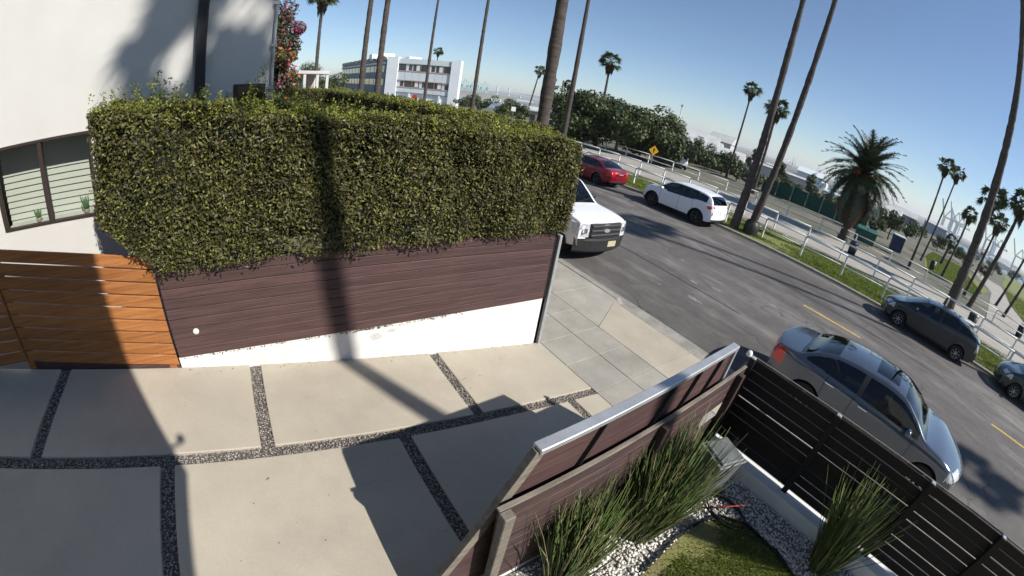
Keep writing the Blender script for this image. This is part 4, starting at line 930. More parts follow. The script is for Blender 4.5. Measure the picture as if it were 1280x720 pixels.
# --- white crossover
suv = dict(cat='car', L=4.42, W=1.84, n=110, cowl=1.20, header=.42, rheader=-1.35, deck=-2.05, fx=1.33, rx=-1.33, wr=.355, tw=.23, arch=.425, spokes=5, rim='dark_alloy', lip='black_plastic',
  top=([-2.21, -2.19, -2.12, -1.93, -1.72, -1.35, -.7, -.1, .42, .8, 1.20, 1.7, 2.05, 2.18, 2.21], [.80, 1.02, 1.14, 1.41, 1.545, 1.61, 1.645, 1.65, 1.59, 1.37, 1.12, 1.05, .93, .76, .66]),
  belt=([-2.21, -2.1, -1.6, -.8, 0, .9, 1.4, 1.95, 2.21], [.75, 1.09, 1.16, 1.10, 1.05, 1.02, 1.0, .90, .64]),
  plan=([-2.21, -2.05, -1.6, -.8, 0, 1.0, 1.6, 2.0, 2.21], [.88, .95, .99, 1, 1, 1, .985, .93, .84]), sill=([-2.21, -1.9, -1.5, 1.7, 2.05, 2.21], [.42, .33, .27, .26, .28, .34]),
  roofw=.68, crown=.05, bowf=.30, bowr=.14, seams=[.90, -.22, -1.0], seat=.62, seats=[(.25, .38), (.25, -.38)], mirror=(.80, 1.12), handles=[0.02, -.82], handle_mat='paint_pearl',
  mats=dict(body='paint_pearl', windscreen='car_glass', rear_window='dark_glass', front_window='car_glass', rear_side_window='dark_glass', quarter_window='dark_glass', pillar_trim='black_plastic', tail_light='red_lens', headlight='clear_lens', door_gap='seam', grille='black_plastic', cladding='black_plastic'),
  assign=assign_factory(dict(frame=.055, gx=(-1.72, 1.0), pillars=[(-.20, .045), (-1.18, .04)], ws=(.46, 1.17), rg=(-2.10, -1.75), rgm=.07, zones=[('tail_light', -2.4, -1.80, .6, 1, .96, 1.10), ('headlight', 1.75, 2.4, .5, 1, .78, .92), ('cladding', -2.5, 2.5, 0, 2, 0, .36)])),
  cap=cap_factory([(-1, .55, 2, .92, 1.08, 'tail_light'), (-1, 0, 2, .2, .52, 'cladding'), (1, 0, .55, .45, .75, 'grille'), (1, .5, 2, .62, .8, 'headlight')]), extra=lambda T, S, xs, R, W, Lh: plate(T, -2.215, .86, 'plate_white'))
CROSS = car('parked_crossover', 'white crossover parked across the road beside the paired palms', (-10.5, 18.0, zr(18.0)), math.pi, suv)

# --- red sedan further along
red = dict(sed); red.update(n=100, rim='dark_alloy', mats=dict(sed['mats'], body='paint_red'), trim=None, handle_mat='paint_red',
  extra=lambda T, S, xs, R, W, Lh: plate(T, -2.30, .80, 'plate_white'))
car('parked_sedan', 'dark red sedan parked ahead of the white crossover', (-16.9, 17.75, zr(17.7)), math.pi, red)
# --- green car cut by the right edge
grn = dict(hat); grn.update(mats=dict(hat['mats'], body='paint_green', tail_light='red_lens'), rim='alloy')
car('parked_hatchback', 'dark grey-green car nosing in at the right edge behind the charcoal hatchback', (7.75, 18.55, zr(18.5)), math.pi, grn)

# --- white pickup, front towards the drive
def truck_extra(T, S, xs, R, W, Lh):
    F0 = Lh
    b = MB(); b.box((F0-.10, -.62, .74), (F0-.01, .62, 1.13), .03); b.build('grille_frame', 'black_plastic', T)
    for z in (.80, .93, 1.06):
        b = MB(); b.box((F0-.02, -.58, z-.028), (F0+.025, .58, z+.028), .012); b.build('grille_bar', 'dark_alloy', T)
    b = MB(); nn = 20; b.add([(F0+.035, .115*math.cos(6.283*i/nn), .93+.048*math.sin(6.283*i/nn)) for i in range(nn)]+[(F0, .12*math.cos(6.283*i/nn), .93+.052*math.sin(6.283*i/nn)) for i in range(nn)], [tuple(range(nn))]+[(i, nn+i, nn+(i+1) % nn, (i+1) % nn) for i in range(nn)]); b.build('oval_emblem', 'galv', T)
    b = MB()
    V = []; ys = np.linspace(-1, 1, 13)
    for y in ys:
        x = F0+.07-.26*abs(y)**2.4
        for z, d in ((.30, -.06), (.36, 0), (.66, 0), (.70, -.05)): V.append((x+d, y*W*.985, z))
    b.add(V, [(4*i+j, 4*i+4+j, 4*i+5+j, 4*i+1+j) for i in range(12) for j in range(3)]); b.build('bumper', 'black_plastic', T, False)
    b = MB(); b.box((F0+.06, .10, .47), (F0+.078, .42, .63)); b.build('number_plate', 'plate', T)
    for sd in (1, -1):
        b = MB(); x0 = F0-.16
        b.add([(F0-.03, sd*.64, .76), (F0-.12, sd*(W-.075), .76), (F0-.30, sd*(W-.005), .80), (F0-.34, sd*(W-.005), 1.10), (F0-.14, sd*(W-.08), 1.13), (F0-.04, sd*.64, 1.12)],
              [(0, 1, 4, 5), (1, 2, 3, 4)] if sd > 0 else [(5, 4, 1, 0), (4, 3, 2, 1)])
        V = list(b.v); hl = b.build('headlight', 'clear_lens', T)
        b = MB(); b.box((F0-.10, min(sd*.70, sd*.84), .86), (F0-.02, max(sd*.70, sd*.84), 1.0), .02); b.build('lamp_bowl', 'chrome', hl)
    for y in (-.62, .08): b = MB(); b.bar((1.52, y, 1.30), (1.42, y+.62, 1.385), .02, .015); b.build('wiper', 'rubber', T)
trk = dict(cat='truck', L=5.85, W=2.03, n=110, cowl=1.55, header=.80, rheader=-.95, deck=-1.15, fx=1.95, rx=-1.72, wr=.40, tw=.26, arch=.48, spokes=6, rim='dark_alloy', lip='black_plastic',
  top=([-2.925, -2.86, -1.4, -1.18, -1.12, -.95, -.5, .2, .80, 1.2, 1.55, 2.2, 2.75, 2.89, 2.925], [1.20, 1.38, 1.38, 1.38, 1.45, 1.88, 1.93, 1.94, 1.88, 1.58, 1.29, 1.25, 1.19, 1.13, 1.08]),
  belt=([-2.925, -2.8, -1.2, 0, 1.2, 1.6, 2.4, 2.85, 2.925], [1.15, 1.34, 1.34, 1.26, 1.22, 1.20, 1.15, 1.07, 1.0]),
  plan=([-2.925, -2.8, -2, 0, 1.2, 2.2, 2.7, 2.925], [.96, .985, 1, 1, 1, .99, .965, .93]), sill=([-2.925, -2.5, -2.2, 2.4, 2.7, 2.925], [.55, .5, .42, .42, .46, .5]),
  roofw=.70, crown=.06, bowf=.14, bowr=.04, seams=[1.25, .15, -.85], seat=.85, seats=[(.5, .45), (.5, -.45)], mirror=(1.15, 1.38), mirror_mat='black_plastic', handles=[.3, -.7], handle_mat='black_plastic',
  mats=dict(body='paint_white', windscreen='car_glass', rear_window='dark_glass', front_window='car_glass', rear_side_window='dark_glass', quarter_window='dark_glass', pillar_trim='black_plastic', tail_light='red_lens', headlight='clear_lens', door_gap='seam', grille='black_plastic', load_bed='black_plastic', bumper='black_plastic'),
  assign=assign_factory(dict(frame=.055, gx=(-.9, 1.42), pillars=[(.22, .05)], ws=(.84, 1.52), rg=(-1.14, -.98), bed=(-2.8, -1.2), zones=[('tail_light', -3, -2.85, .8, 1.2, .85, 1.3)])),
  cap=cap_factory([(1, 0, .66, .72, 1.12, 'grille'), (1, 0, 2, .4, .72, 'bumper'), (-1, .82, 2, .85, 1.25, 'tail_light'), (-1, 0, 2, .4, .7, 'bumper')]), extra=truck_extra)
car('parked_pickup', 'white pickup truck with black grille half hidden behind the hedge', (-6.98-2.925, 8.40, zr(8.4)), 0, trk, 'cars parked along the street')

c2 = copy_tree(CROSS); c2.location = (-25.6, 40.5, -.76); c2.rotation_euler = (0, 0, 2.2); c2['label'] = 'far white car half hidden behind bushes right of the yellow sign'
c3 = copy_tree(CROSS); c3.location = (-58, 17.9, zr(17.9)); c3['label'] = 'small far white car parked down the street before the office'
# ------------------------------------------------------------------ palms and trees
def zg(x, y):
    if y > 19.3: return float(zter(np.float64(x), np.float64(y)))+.05
    return -.72
def trunk_mesh(pts, rad, n=10, seg=26, rg=rng):
    pts = np.array(pts, float); t = np.linspace(0, 1, seg); s = np.linspace(0, 1, len(pts)); c = np.stack([cr(s, pts[:, k], t) for k in range(3)], 1)
    r = np.interp(t, np.linspace(0, 1, len(rad)), rad)*(1+.05*rg.normal(0, 1, seg)); mb = MB(); mb.tube(list(c), list(r), n); return mb
def fan_crown(seed, nf=46, R=1.0, skirt=.55):
    """Washingtonia crown of radius ~1: green fans on stalks"""
    rg = np.random.default_rng(seed); V = []; F = []
    for k in range(nf):
        u = rg.uniform(-.55, 1); a = rg.uniform(0, 6.283); d = np.array([math.cos(a)*math.sqrt(1-min(u, .97)**2), math.sin(a)*math.sqrt(1-min(u, .97)**2), u])
        Lp = R*rg.uniform(.42, .62); c = d*Lp-np.array([0, 0, .06*R*(1-u)]); side = np.cross(d, [0, 0, 1.]); side /= np.linalg.norm(side)+1e-9; upv = np.cross(side, d)
        roll = rg.normal(0, .5); sd = side*math.cos(roll)+upv*math.sin(roll); o = len(V)
        V += [tuple(d*.05), tuple(c+sd*.012*R), tuple(c-sd*.012*R)]; F.append((o, o+1, o+2))
        nb = 11
        for b in range(nb):
            t = -1.35+2.7*b/(nb-1); lb = R*.50*(1-.18*abs(t))*rg.uniform(.85, 1.1)
            dr = d*math.cos(t)+sd*math.sin(t); drp = np.array([0, 0, -1])*R*.16*rg.uniform(.4, 1.5)
            pw = (-d*math.sin(t)+sd*math.cos(t))*R*.045
            m1 = c+dr*lb*.6; tip = c+dr*lb+drp; o = len(V)
            V += [tuple(c), tuple(m1+pw), tuple(tip), tuple(m1-pw)]; F += [(o, o+1, o+3), (o+1, o+2, o+3)]
    me = bpy.data.meshes.new('crown'); me.from_pydata(V, [], F); me.update(); return me
def skirt_mesh(seed, n=60, R=1.0, drop=1.1):
    rg = np.random.default_rng(seed); V = []; F = []
    for k in range(n):
        a = rg.uniform(0, 6.283); z0 = rg.uniform(-drop*.55, .05); L_ = rg.uniform(.35, .6)*drop; rr = R*(.16+.30*rg.random()*(1+z0/drop)); d = np.array([math.cos(a), math.sin(a), 0]); s = np.array([-math.sin(a), math.cos(a), 0])*R*rg.uniform(.05, .12)
        p = np.array([0, 0, z0])+d*R*.10; q = np.array([0, 0, z0-L_*.45])+d*rr; e = np.array([0, 0, z0-L_])+d*rr*.75; o = len(V)
        V += [tuple(p), tuple(q+s), tuple(e), tuple(q-s)]; F += [(o, o+1, o+2), (o, o+2, o+3)]
    me = bpy.data.meshes.new('dead_skirt'); me.from_pydata(V, [], F); me.update(); return me
CROWNS = [fan_crown(11), fan_crown(12), fan_crown(13, 40)]; SKIRTS = [skirt_mesh(21), skirt_mesh(22)]
def fan_palm(label, base, top, r0, r1, R, i=0, bend=(0, 0), group='tall fan palms', skirt=True):
    bx, by = base; bz = zg(bx, by)-.05; t = thing('fan_palm', label, 'palm tree', (bx, by, bz), 0, group); tx, ty, tz = top
    mid = ((tx-bx)*.5+bend[0], (ty-by)*.5+bend[1], (tz-bz)*.5)
    rg = np.random.default_rng(100+i); mb = trunk_mesh([(0, 0, 0), mid, (tx-bx, ty-by, tz-bz)], [r0*1.35, r0*1.02, r0*.96, r0*.9, (r0+r1)/2, r1*1.05, r1, r1], 12, 90 if R > 1.6 else 40, rg); mb.build('trunk', 'palm_trunk', t, True)
    c = obj('crown', CROWNS[i % 3], 'palm_leaf', t); c.location = (tx-bx, ty-by, tz-bz); c.scale = (R, R, R*.95); c.rotation_euler = (0, 0, i*1.7)
    if skirt: s = obj('dead_skirt', SKIRTS[i % 2], 'palm_dry', t); s.location = (tx-bx, ty-by, tz-bz-.05*R); s.scale = (R*.9, R*.9, R); s.rotation_euler = (0, 0, i*2.1)
    return t
def at(az, d): a = math.radians(az); return d*math.cos(a), d*math.sin(a)
def up(d, el): return CAMZ+d*math.tan(math.radians(el))
# tall ones whose crowns are above the picture
fan_palm('leaning palm by the white crossover, left of the pair', (-8.35, 19.98), (-6.9, 20.0, 16.5), .19, .12, 1.7, 0, (-.25, 0))
fan_palm('leaning palm right of the pair, black wrap at its foot', (-7.6, 20.25), (-5.2, 20.2, 16.8), .17, .11, 1.7, 1, (-.15, 0))
b = MB(); b.lathe([(.36, .05), (.42, .4), (.34, .72), (.30, .75)], 14); tag(b.build('trunk_wrap', 'black_plastic', None, True, (-7.5, 20.22, -.76)), 'black wrap round the foot of the right paired palm', 'wrap')
fan_palm('tall dark palm trunk at the far right beyond the charcoal hatchback', (3.66, 27.5), (3.1, 27.5, 21), .27, .16, 1.9, 2, (.25, 0))
fan_palm('thick ringed palm trunk rising just behind the hedge corner', (-8.2, 6.55), (-8.35, 6.6, 15.5), .165, .13, 1.7, 3, (0, 0))
fan_palm('slender pale palm just right of the thick ringed trunk', (-23.6, 21.0), (-23.4, 21.0, 17), .19, .12, 1.6, 4)
fan_palm('thin palm trunk right of the white office building', (-37.6, 20.7), (-37.4, 20.7, 20), .20, .13, 1.7, 5)
fan_palm('thin palm trunk crossing the front of the white office building', (-50.0, 20.5), (-49.5, 20.5, 20), .20, .13, 1.7, 6)
fan_palm('palm trunk at the left corner of the white office building', (-24.6, 7.0), (-24.5, 7.05, 17), .19, .14, 1.7, 7)
fan_palm('palm trunk before the dark side wing of the office building', (-28.3, 6.9), (-28.2, 7.0, 18), .19, .14, 1.7, 8)
x, y = at(172.3, 46); fan_palm('palm beside the bougainvillea with its crown at the top edge', (x, y), (x-.3, y, up(46, 11.2)), .20, .16, 1.9, 9)
# the near street palm out of sight to the right, whose shadow crosses the drive and the hedge
fan_palm('leaning street palm right of the view, shading the driveway', (7.0, 6.72), (9.3, 6.62, 17.6), .15, .12, 1.55, 10, (-.45, 0), 'street palms outside the view')
for k, (bx, by, h) in enumerate(((18.3, 25.0, 24.5), (19.4, 27.0, 25.5), (26.0, 20.1, 19.2))):
    fan_palm(('tall street palm out of view whose shadow crosses the road nearest', 'tall street palm out of view whose shadow crosses the road farthest', 'street palm out of view whose crown shades the road by the grey sedan')[k], (bx, by), (bx, by, h), .15, .11, 1.15, 11+k, (0, 0), 'street palms outside the view')
# shorter ones with crowns in view: azimuth, distance, elevation of the crown, crown radius
for k, (az, d, el, R, r0, gaz, lab) in enumerate((
    (133.9, 48, 7.2, 1.55, .17, 133.9, 'fan palm rising above the dark ficus trees'),
    (115.0, 56, 8.0, 1.45, .15, 115.6, 'lone fan palm with round crown left of the paired palms'),
    (111.3, 45, 6.5, 1.55, .17, 111.6, 'fan palm crown caught between the paired leaning trunks'),
    (142.9, 88, 4.2, 1.5, .18, 143.8, 'small far fan palm left of the thick ringed trunk'),
    (141.3, 92, 3.3, 1.4, .18, 141.9, 'far fan palm half behind the thick ringed trunk'),
    (138.8, 95, 3.0, 1.4, .18, 139.0, 'far fan palm between the thick trunk and the ficus'),
    (88.8, 38, 7.0, .95, .10, 89.1, 'slender fan palm right of the date palm, front of two'),
    (87.2, 52, 6.7, 1.15, .11, 88.0, 'slender fan palm right of the date palm, rear of two'),
    (84.2, 46, 3.0, 1.0, .11, 84.8, 'short fan palm left of the far right trunk'),
    (82.2, 33, 5.9, 1.25, .16, 82.6, 'bushy fan palm just right of the far right trunk'),
    (80.6, 42, 3.7, 1.15, .13, 81.3, 'middle fan palm of the cluster by the water'),
    (78.6, 34, 6.6, 1.3, .17, 80.2, 'tall dense fan palm in the cluster at the right edge'),
    (75.8, 50, 4.4, 1.2, .14, 77.2, 'fan palm cut by the right edge above the lawn'),
    (74.6, 44, 2.6, 1.1, .14, 75.8, 'low fan palm at the right edge beside the lawn'),
    (156.6, 130, 5.0, 1.8, .2, 156.6, 'fan palm crown peeking over the office roof'),
    (85.3, 62, -.6, 1.1, .2, 85.5, 'short squat palm on the park lawn'))):
    x, y = at(az, d); gx, gy = at(gaz, d*.995); fan_palm(lab, (gx, gy), (x, y, up(d, el)), r0, r0*.72, R, 20+k)

# Canary date palm with arching feather fronds
def frond_mesh(seed, L_=1., droop=.9, nl=34):
    rg = np.random.default_rng(seed); V = []; F = []; c = []
    for s in np.linspace(0, 1, nl+1): c.append(np.array([L_*(s-.12*droop*s*s), 0, L_*droop*(.18*s-.62*s**2.2)]))
    for i in range(nl):
        o = len(V); wv = .016*(1-i/nl)+.003; V += [tuple(c[i]+[0, wv, 0]), tuple(c[i]-[0, wv, 0]), tuple(c[i+1]-[0, wv, 0]), tuple(c[i+1]+[0, wv, 0])]; F.append((o, o+1, o+2, o+3))
        if i < 2: continue
        s = i/nl; ll = L_*.20*math.sin(math.pi*min(1, .18+.80*s))**.7; d = c[i+1]-c[i]; d = d/np.linalg.norm(d)
        for sd in (1, -1):
            tip = c[i]+d*ll*.62+np.array([0, sd*ll*.75, ll*.22-ll*.35*s])+rg.normal(0, .012, 3); o = len(V); bw = d*L_*.040
            V += [tuple(c[i]-bw*.5), tuple(c[i]+bw*.5), tuple(tip)]; F.append((o, o+1, o+2))
    me = bpy.data.meshes.new('frond'); me.from_pydata(V, [], F); me.update(); return me
FR = [frond_mesh(31, 1., .75), frond_mesh(32, 1., 1.0), frond_mesh(33, 1., 1.25)]
DRY = frond_mesh(34, 1., 1.25)
dpx, dpy, dpz, dph = -5.05, 34.3, -.78, 5.4
dpm = thing('date_palm', 'stout feather-fronded date palm with hanging dry fronds and orange fruit', 'palm tree', (dpx, dpy, dpz))
trunk_mesh([(0, 0, 0), (.05, 0, dph*.5), (0, 0, dph)], [.48, .40, .38, .40, .46, .55, .45], 14, 26).build('trunk', 'palm_trunk', dpm, True)
for k in range(110):
    u = (k+.5)/110; a = k*2.39996; pitch = math.radians(82-128*u**.85)+random.gauss(0, .07)
    o = obj('frond', FR[0 if u < .25 else 1 if u < .6 else 2], 'date_leaf', dpm); o.location = (0, 0, dph+.1-.5*u); o.rotation_euler = (random.gauss(0, .15), -pitch, a); o.scale = [3.75*random.uniform(.88, 1.08)]*3
for k in range(90):
    a = k*2.39996+.5; o = obj('dry_frond', DRY, 'date_dry', dpm); o.location = (0, 0, dph-.5-.5*random.random()); o.rotation_euler = (random.gauss(0, .2), math.radians(random.uniform(30, 72)), a); o.scale = [3.1*random.uniform(.8, 1.1)]*3
for a, z in ((.1, .2), (-.9, .1), (-2.2, .15)):
    P = np.array([(.6+.75*math.cos(t)*.5, .3*math.sin(t*5), -.3*t) for t in np.linspace(0, 2, 60)])+rng.normal(0, .10, (60, 3)); V, F = ico(60, P, np.full(60, .10)); o = stuff(obj('fruit_stalk', npmesh('fruit_stalk', V, F), 'date_fruit', dpm)); o.location = (0, 0, dph-.1+z); o.rotation_euler = (0, 0, a)

# leafy trees
def tree(name, label, x, y, h, rx, ry, zc, seed, nleaf, leaf, m='tree_leaf', group=None, nl=26, flower=None, cat='tree', zb=None, rz=None):
    rg = np.random.default_rng(seed); zb = zg(x, y)-.05 if zb is None else zb; t = thing(name, label, cat, (x, y, zb), 0, group); rz = rz or (h-zc)
    mb = MB(); limbs = []
    trunk_mesh([(0, 0, 0), (rg.normal(0, .1), rg.normal(0, .1), zc*.5), (0, 0, zc)], [.06*h*.5, .045*h*.5, .03*h*.5], 8, 8, rg).build('trunk', 'bark', t, True)
    C = []
    for k in range(nl):
        d = rg.normal(0, 1, 3); d /= np.linalg.norm(d); d[2] = d[2]*.9+.05; rr = rg.uniform(.35, .82); C.append(np.array([d[0]*rx*rr, d[1]*ry*rr, zc+d[2]*rz*rr]))
    C = np.array(C); lb = MB()
    for c in C[:10]: lb.tube([(0, 0, zc*.55), tuple(c*[.5, .5, 1]*.5+np.array([0, 0, zc*.42])), tuple(c)], [.03*h*.4, .02*h*.35, .006*h], 5, False)
    lb.build('limbs', 'bark', t, True)
    cr_ = rg.uniform(.28, .46, nl)*min(rx, ry, rz); i = rg.integers(0, nl, nleaf); d = rg.normal(0, 1, (nleaf, 3)); d /= np.linalg.norm(d, axis=1, keepdims=True)
    P = C[i]+d*(cr_[i]*rg.uniform(.55, 1.12, nleaf)**.6)[:, None]*[1.1, 1.1, .85]; V, F = leaves(P, d+[0, 0, .5], rg.uniform(.6, 1.3, nleaf)*leaf, .6, .6, rg)
    stuff(obj('crown', npmesh('crown', V, F), m, t))
    if flower:
        n2 = int(nleaf*flower[1]); i = rg.choice(np.nonzero(C[:, 1] > np.quantile(C[:, 1], flower[2]))[0], n2); d = rg.normal(0, 1, (n2, 3)); d /= np.linalg.norm(d, axis=1, keepdims=True)
        P = C[i]+d*(cr_[i]*rg.uniform(.9, 1.2, n2))[:, None]; V, F = leaves(P, d, rg.uniform(.7, 1.3, n2)*leaf, .6, .9, rg); stuff(obj('blossom', npmesh('blossom', V, F), flower[0], t))
    return t
G_ = 'dark ficus trees behind the railings'
tree('ficus_tree', 'dark dense ficus tree behind the slender pale palm', -33.5, 31.5, 6.9, 4.6, 3.6, 3.5, 41, 11000, .36, group=G_)
tree('ficus_tree', 'dark ficus tree in the middle of the dense clump', -29.5, 34.0, 6.7, 4.4, 3.6, 3.3, 42, 11000, .36, group=G_)
tree('ficus_tree', 'looser olive green ficus next to the yellow sign', -26.0, 37.5, 6.0, 3.6, 3.2, 2.9, 43, 9000, .34, 'olive_leaf', group=G_)
tree('ficus_tree', 'low ficus between the yellow sign and the dark clump', -29.0, 37.5, 5.2, 3.2, 3.0, 2.4, 48, 7000, .34, group=G_)
tree('ficus_tree', 'ficus crown hidden deepest behind the red sedan', -36.5, 37.5, 6.6, 4.4, 3.6, 3.7, 44, 5000, .36, group=G_)
tree('bougainvillea', 'bougainvillea with pink blossom at the white house corner', -15.6, .80, 6.3, .85, .85, 4.2, 45, 5200, .11, 'olive_leaf', None, 26, ('flower', .12, .45), 'shrub', .2, 2.6)
tree('bougainvillea', 'bougainvillea branch with faded orange bracts below the pink blossom', -15.3, .75, 5.0, .75, .7, 3.0, 46, 3000, .11, 'olive_leaf', None, 18, ('flower_dry', .2, .3), 'shrub', .2, 1.6)
for k, (az, d, h, r, m, lab) in enumerate((
    (169.6, 62, 5.6, 2.6, 'olive_leaf', 'light green street tree before the office side wing'), (171.2, 75, 5.8, 2.6, 'tree_leaf', 'street tree just left of the office side wing'),
    (173.2, 95, 9.5, 3.5, 'tree_leaf', 'dark tree far down the street beyond the bougainvillea'),
    (150.6, 78, 3.6, 3.0, 'tree_leaf', 'low dark tree in front of the harbour water, left'), (147.2, 66, 3.9, 3.2, 'tree_leaf', 'low dark tree in front of the harbour water, middle'),
    (145.0, 62, 3.4, 2.6, 'tree_leaf', 'low dark shrubby tree beside the white street sign'), (152.2, 84, 3.2, 2.4, 'olive_leaf', 'small shrub at the foot of the office corner'),
    (119.4, 62, 4.2, 2.7, 'tree_leaf', 'dark tree before the low shed roofs'), (116.4, 58, 3.9, 2.3, 'tree_leaf', 'dark tree at the foot of the lone fan palm'),
    (112.6, 74, 5.6, 1.3, 'tree_leaf', 'narrow dark tree between the paired palm trunks'), (108.9, 70, 4.6, 1.3, 'tree_leaf', 'dark round tree before the long white wall'), (104.3, 72, 4.4, 1.3, 'tree_leaf', 'dark small tree at the right end of the long white wall'),
    (109.3, 52, 2.4, 1.7, 'olive_leaf', 'scrubby bush behind the green screen, left'), (106.4, 52, 2.3, 1.7, 'olive_leaf', 'scrubby bush behind the green screen, middle'), (103.4, 53, 2.2, 1.6, 'olive_leaf', 'scrubby bush behind the green screen, right'),
    (111.9, 50, 2.6, 1.8, 'tree_leaf', 'dark bush behind the paired palms'), (92.9, 58, 3.9, 2.0, 'tree_leaf', 'dark tree right of the date palm'), (90.8, 74, 3.6, 1.9, 'tree_leaf', 'dark tree behind the blue cabin'),
    (86.6, 92, 3.4, 3.0, 'olive_leaf', 'olive tree behind the park lawn, left'), (84.6, 96, 3.2, 3.0, 'olive_leaf', 'olive tree behind the park lawn, right'), (80.4, 88, 2.6, 1.8, 'tree_leaf', 'low bush before the harbour water at the right'), (94.8, 52, 2.6, 1.8, 'tree_leaf', 'bush under the date palm fronds'),
    (123.4, 60, 3.6, 2.4, 'tree_leaf', 'dark tree right of the olive ficus'), (121.2, 56, 2.9, 2.2, 'tree_leaf', 'dark low tree below the boathouse roof'), (118.0, 52, 2.6, 2.0, 'tree_leaf', 'dark bush left of the lone fan palm foot'),
    (114.2, 54, 2.7, 2.2, 'tree_leaf', 'dark bush right of the lone fan palm foot'), (107.8, 60, 2.6, 2.0, 'tree_leaf', 'dark bush before the long white hall, left'), (101.4, 58, 3.0, 2.0, 'tree_leaf', 'dark tree at the right end of the green screen'),
    (99.8, 64, 3.4, 2.2, 'tree_leaf', 'dark tree just left of the date palm'), (97.0, 66, 3.2, 2.2, 'tree_leaf', 'dark tree behind the date palm trunk'), (93.6, 70, 3.6, 2.3, 'tree_leaf', 'dark tree right behind the date palm'),
    (89.6, 100, 3.4, 2.4, 'olive_leaf', 'olive tree above the park lawn fence'), (82.8, 92, 2.8, 2.2, 'tree_leaf', 'dark tree left of the water gap'), (79.2, 130, 4.0, 3.2, 'tree_leaf', 'dark tree on the far lawn left of the cranes'), (76.6, 170, 4.5, 3.6, 'olive_leaf', 'olive tree far out on the lawn at the right edge'), (81.6, 180, 4.6, 4.0, 'tree_leaf', 'dark tree before the far water'))):
    x, y = at(az, d); tree('bushy_tree' if h > 2.7 else 'bush', lab, x, y, h, r, r, h*.55, 60+k, 2600 if h > 3 else 1500, .26, m, 'background trees', 16, cat='tree' if h > 2.7 else 'bush')

# ------------------------------------------------------------------ street furniture
def railing(name, label, y, xs, ztop, zbase, r=.045, mids=(.5,)):
    t = thing(name, label, 'railing', (xs[len(xs)//2], y, zbase), 0, 'white railings along the far side'); ox = xs[len(xs)//2]
    for x in xs: mb = MB(); mb.box((x-ox-.045, -.045, -.05), (x-ox+.045, .045, ztop-zbase-.03), .008); mb.build('post', 'rail_white', t)
    for a, b in zip(xs[:-1], xs[1:]):
        mb = MB(); mb.tube([(a-ox, 0, ztop-zbase), (b-ox, 0, ztop-zbase)], r, 8); mb.build('rail', 'rail_white', t, True)
        for f in mids: mb = MB(); mb.tube([(a-ox, 0, (ztop-zbase)*f), (b-ox, 0, (ztop-zbase)*f)], r*.75, 8); mb.build('mid_rail', 'rail_white', t, True)
railing('pipe_railing', 'front white railing on the verge behind the parked cars', 20.75, list(np.arange(-52, 16, 2.25)), .30, -.74)
railing('pipe_railing', 'rear white railing on the far side of the path', 25.4, list(np.arange(-62, 22, 2.25)), .26, -.75, .05, (.48,))
railing('pipe_railing', 'far white railing at the park edge', 34.0, list(np.arange(-70, 30, 3.0)), .22, -.76, .04, (.5,))
def sign_post(name, label, x, y, zc, shape, m, size, face_az, h0=None, arrow=False):
    t = thing(name, label, 'sign', (x, y, zg(x, y)), math.radians(face_az)); zb = zg(x, y); p = MB(); p.tube([(0, 0, 0), (0, 0, zc-zb+size*.5)], .03, 6); p.build('post', 'galv', t)
    b = MB(); n = {'diamond': 4, 'octagon': 8, 'square': 4}[shape]; ph = {'diamond': 0, 'octagon': math.pi/8, 'square': math.pi/4}[shape]
    V = [(sx, size*.5*math.cos(6.283185*i/n+ph), zc-zb+size*.5*math.sin(6.283185*i/n+ph)) for sx in (.036, .046) for i in range(n)]
    b.add(V, [tuple(range(n))[::-1], tuple(range(n, 2*n))]+[(i, (i+1) % n, n+(i+1) % n, n+i) for i in range(n)]); f = b.build('panel', m, t)
    if arrow:
        b = MB(); b.add([(.048, -.05*size, zc-zb-.2*size), (.048, .05*size, zc-zb-.2*size), (.048, .05*size, zc-zb+.05*size), (.048, .16*size, zc-zb+.05*size), (.048, 0, zc-zb+.24*size), (.048, -.16*size, zc-zb+.05*size), (.048, -.05*size, zc-zb+.05*size)], [tuple(range(7))]); b.build('symbol', 'seam', f)
    return t
x, y = at(125.9, 42); t = sign_post('warning_sign', 'yellow diamond warning sign beside the ficus trees', x, y, up(42, -3.4), 'diamond', 'sign_yellow', 1.0, -54, arrow=True)
x, y = at(159.0, 62); sign_post('stop_sign', 'red octagonal sign before the office ground floor', x, y, up(62, -1.5), 'octagon', 'sign_red', .85, -21)
x, y = at(145.6, 50); sign_post('street_sign', 'white rectangular sign on a post before the harbour', x, y, up(50, -1.6), 'square', 'plate_white', .75, -34)
def lamp_post(label, x, y, h, arm, az):
    t = thing('lamp_post', label, 'lamp post', (x, y, zg(x, y)), math.radians(az)); p = MB(); p.tube([(0, 0, 0), (0, 0, h*.6), (0, 0, h)], [.14, .10, .07], 8); p.build('post', 'galv', t, True)
    p = MB(); p.tube([(0, 0, h*.97), (arm*.5, 0, h*1.02), (arm, 0, h*1.02)], .04, 6); p.build('arm', 'galv', t, True); p = MB(); p.box((arm-.1, -.15, h*1.005), (arm+.6, .15, h*1.03), .03); p.build('lamp_head', 'galv', t)
lamp_post('street lamp with one arm in front of the office side wing', *at(164.4, 72), 8.0, 2.2, 190)
x, y = at(123.5, 105); t = thing('floodlight_mast', 'tall floodlight mast with crossbar above the shed roofs', 'mast', (x, y, zg(x, y)), .6)
p = MB(); p.tube([(0, 0, 0), (0, 0, up(105, 3.3)-zg(x, y))], [.22, .12], 8); p.build('mast', 'galv', t, True); hh = up(105, 3.3)-zg(x, y)
p = MB(); p.box((-.12, -1.9, hh-.1), (.12, 1.9, hh+.1)); p.build('crossbar', 'galv', t)
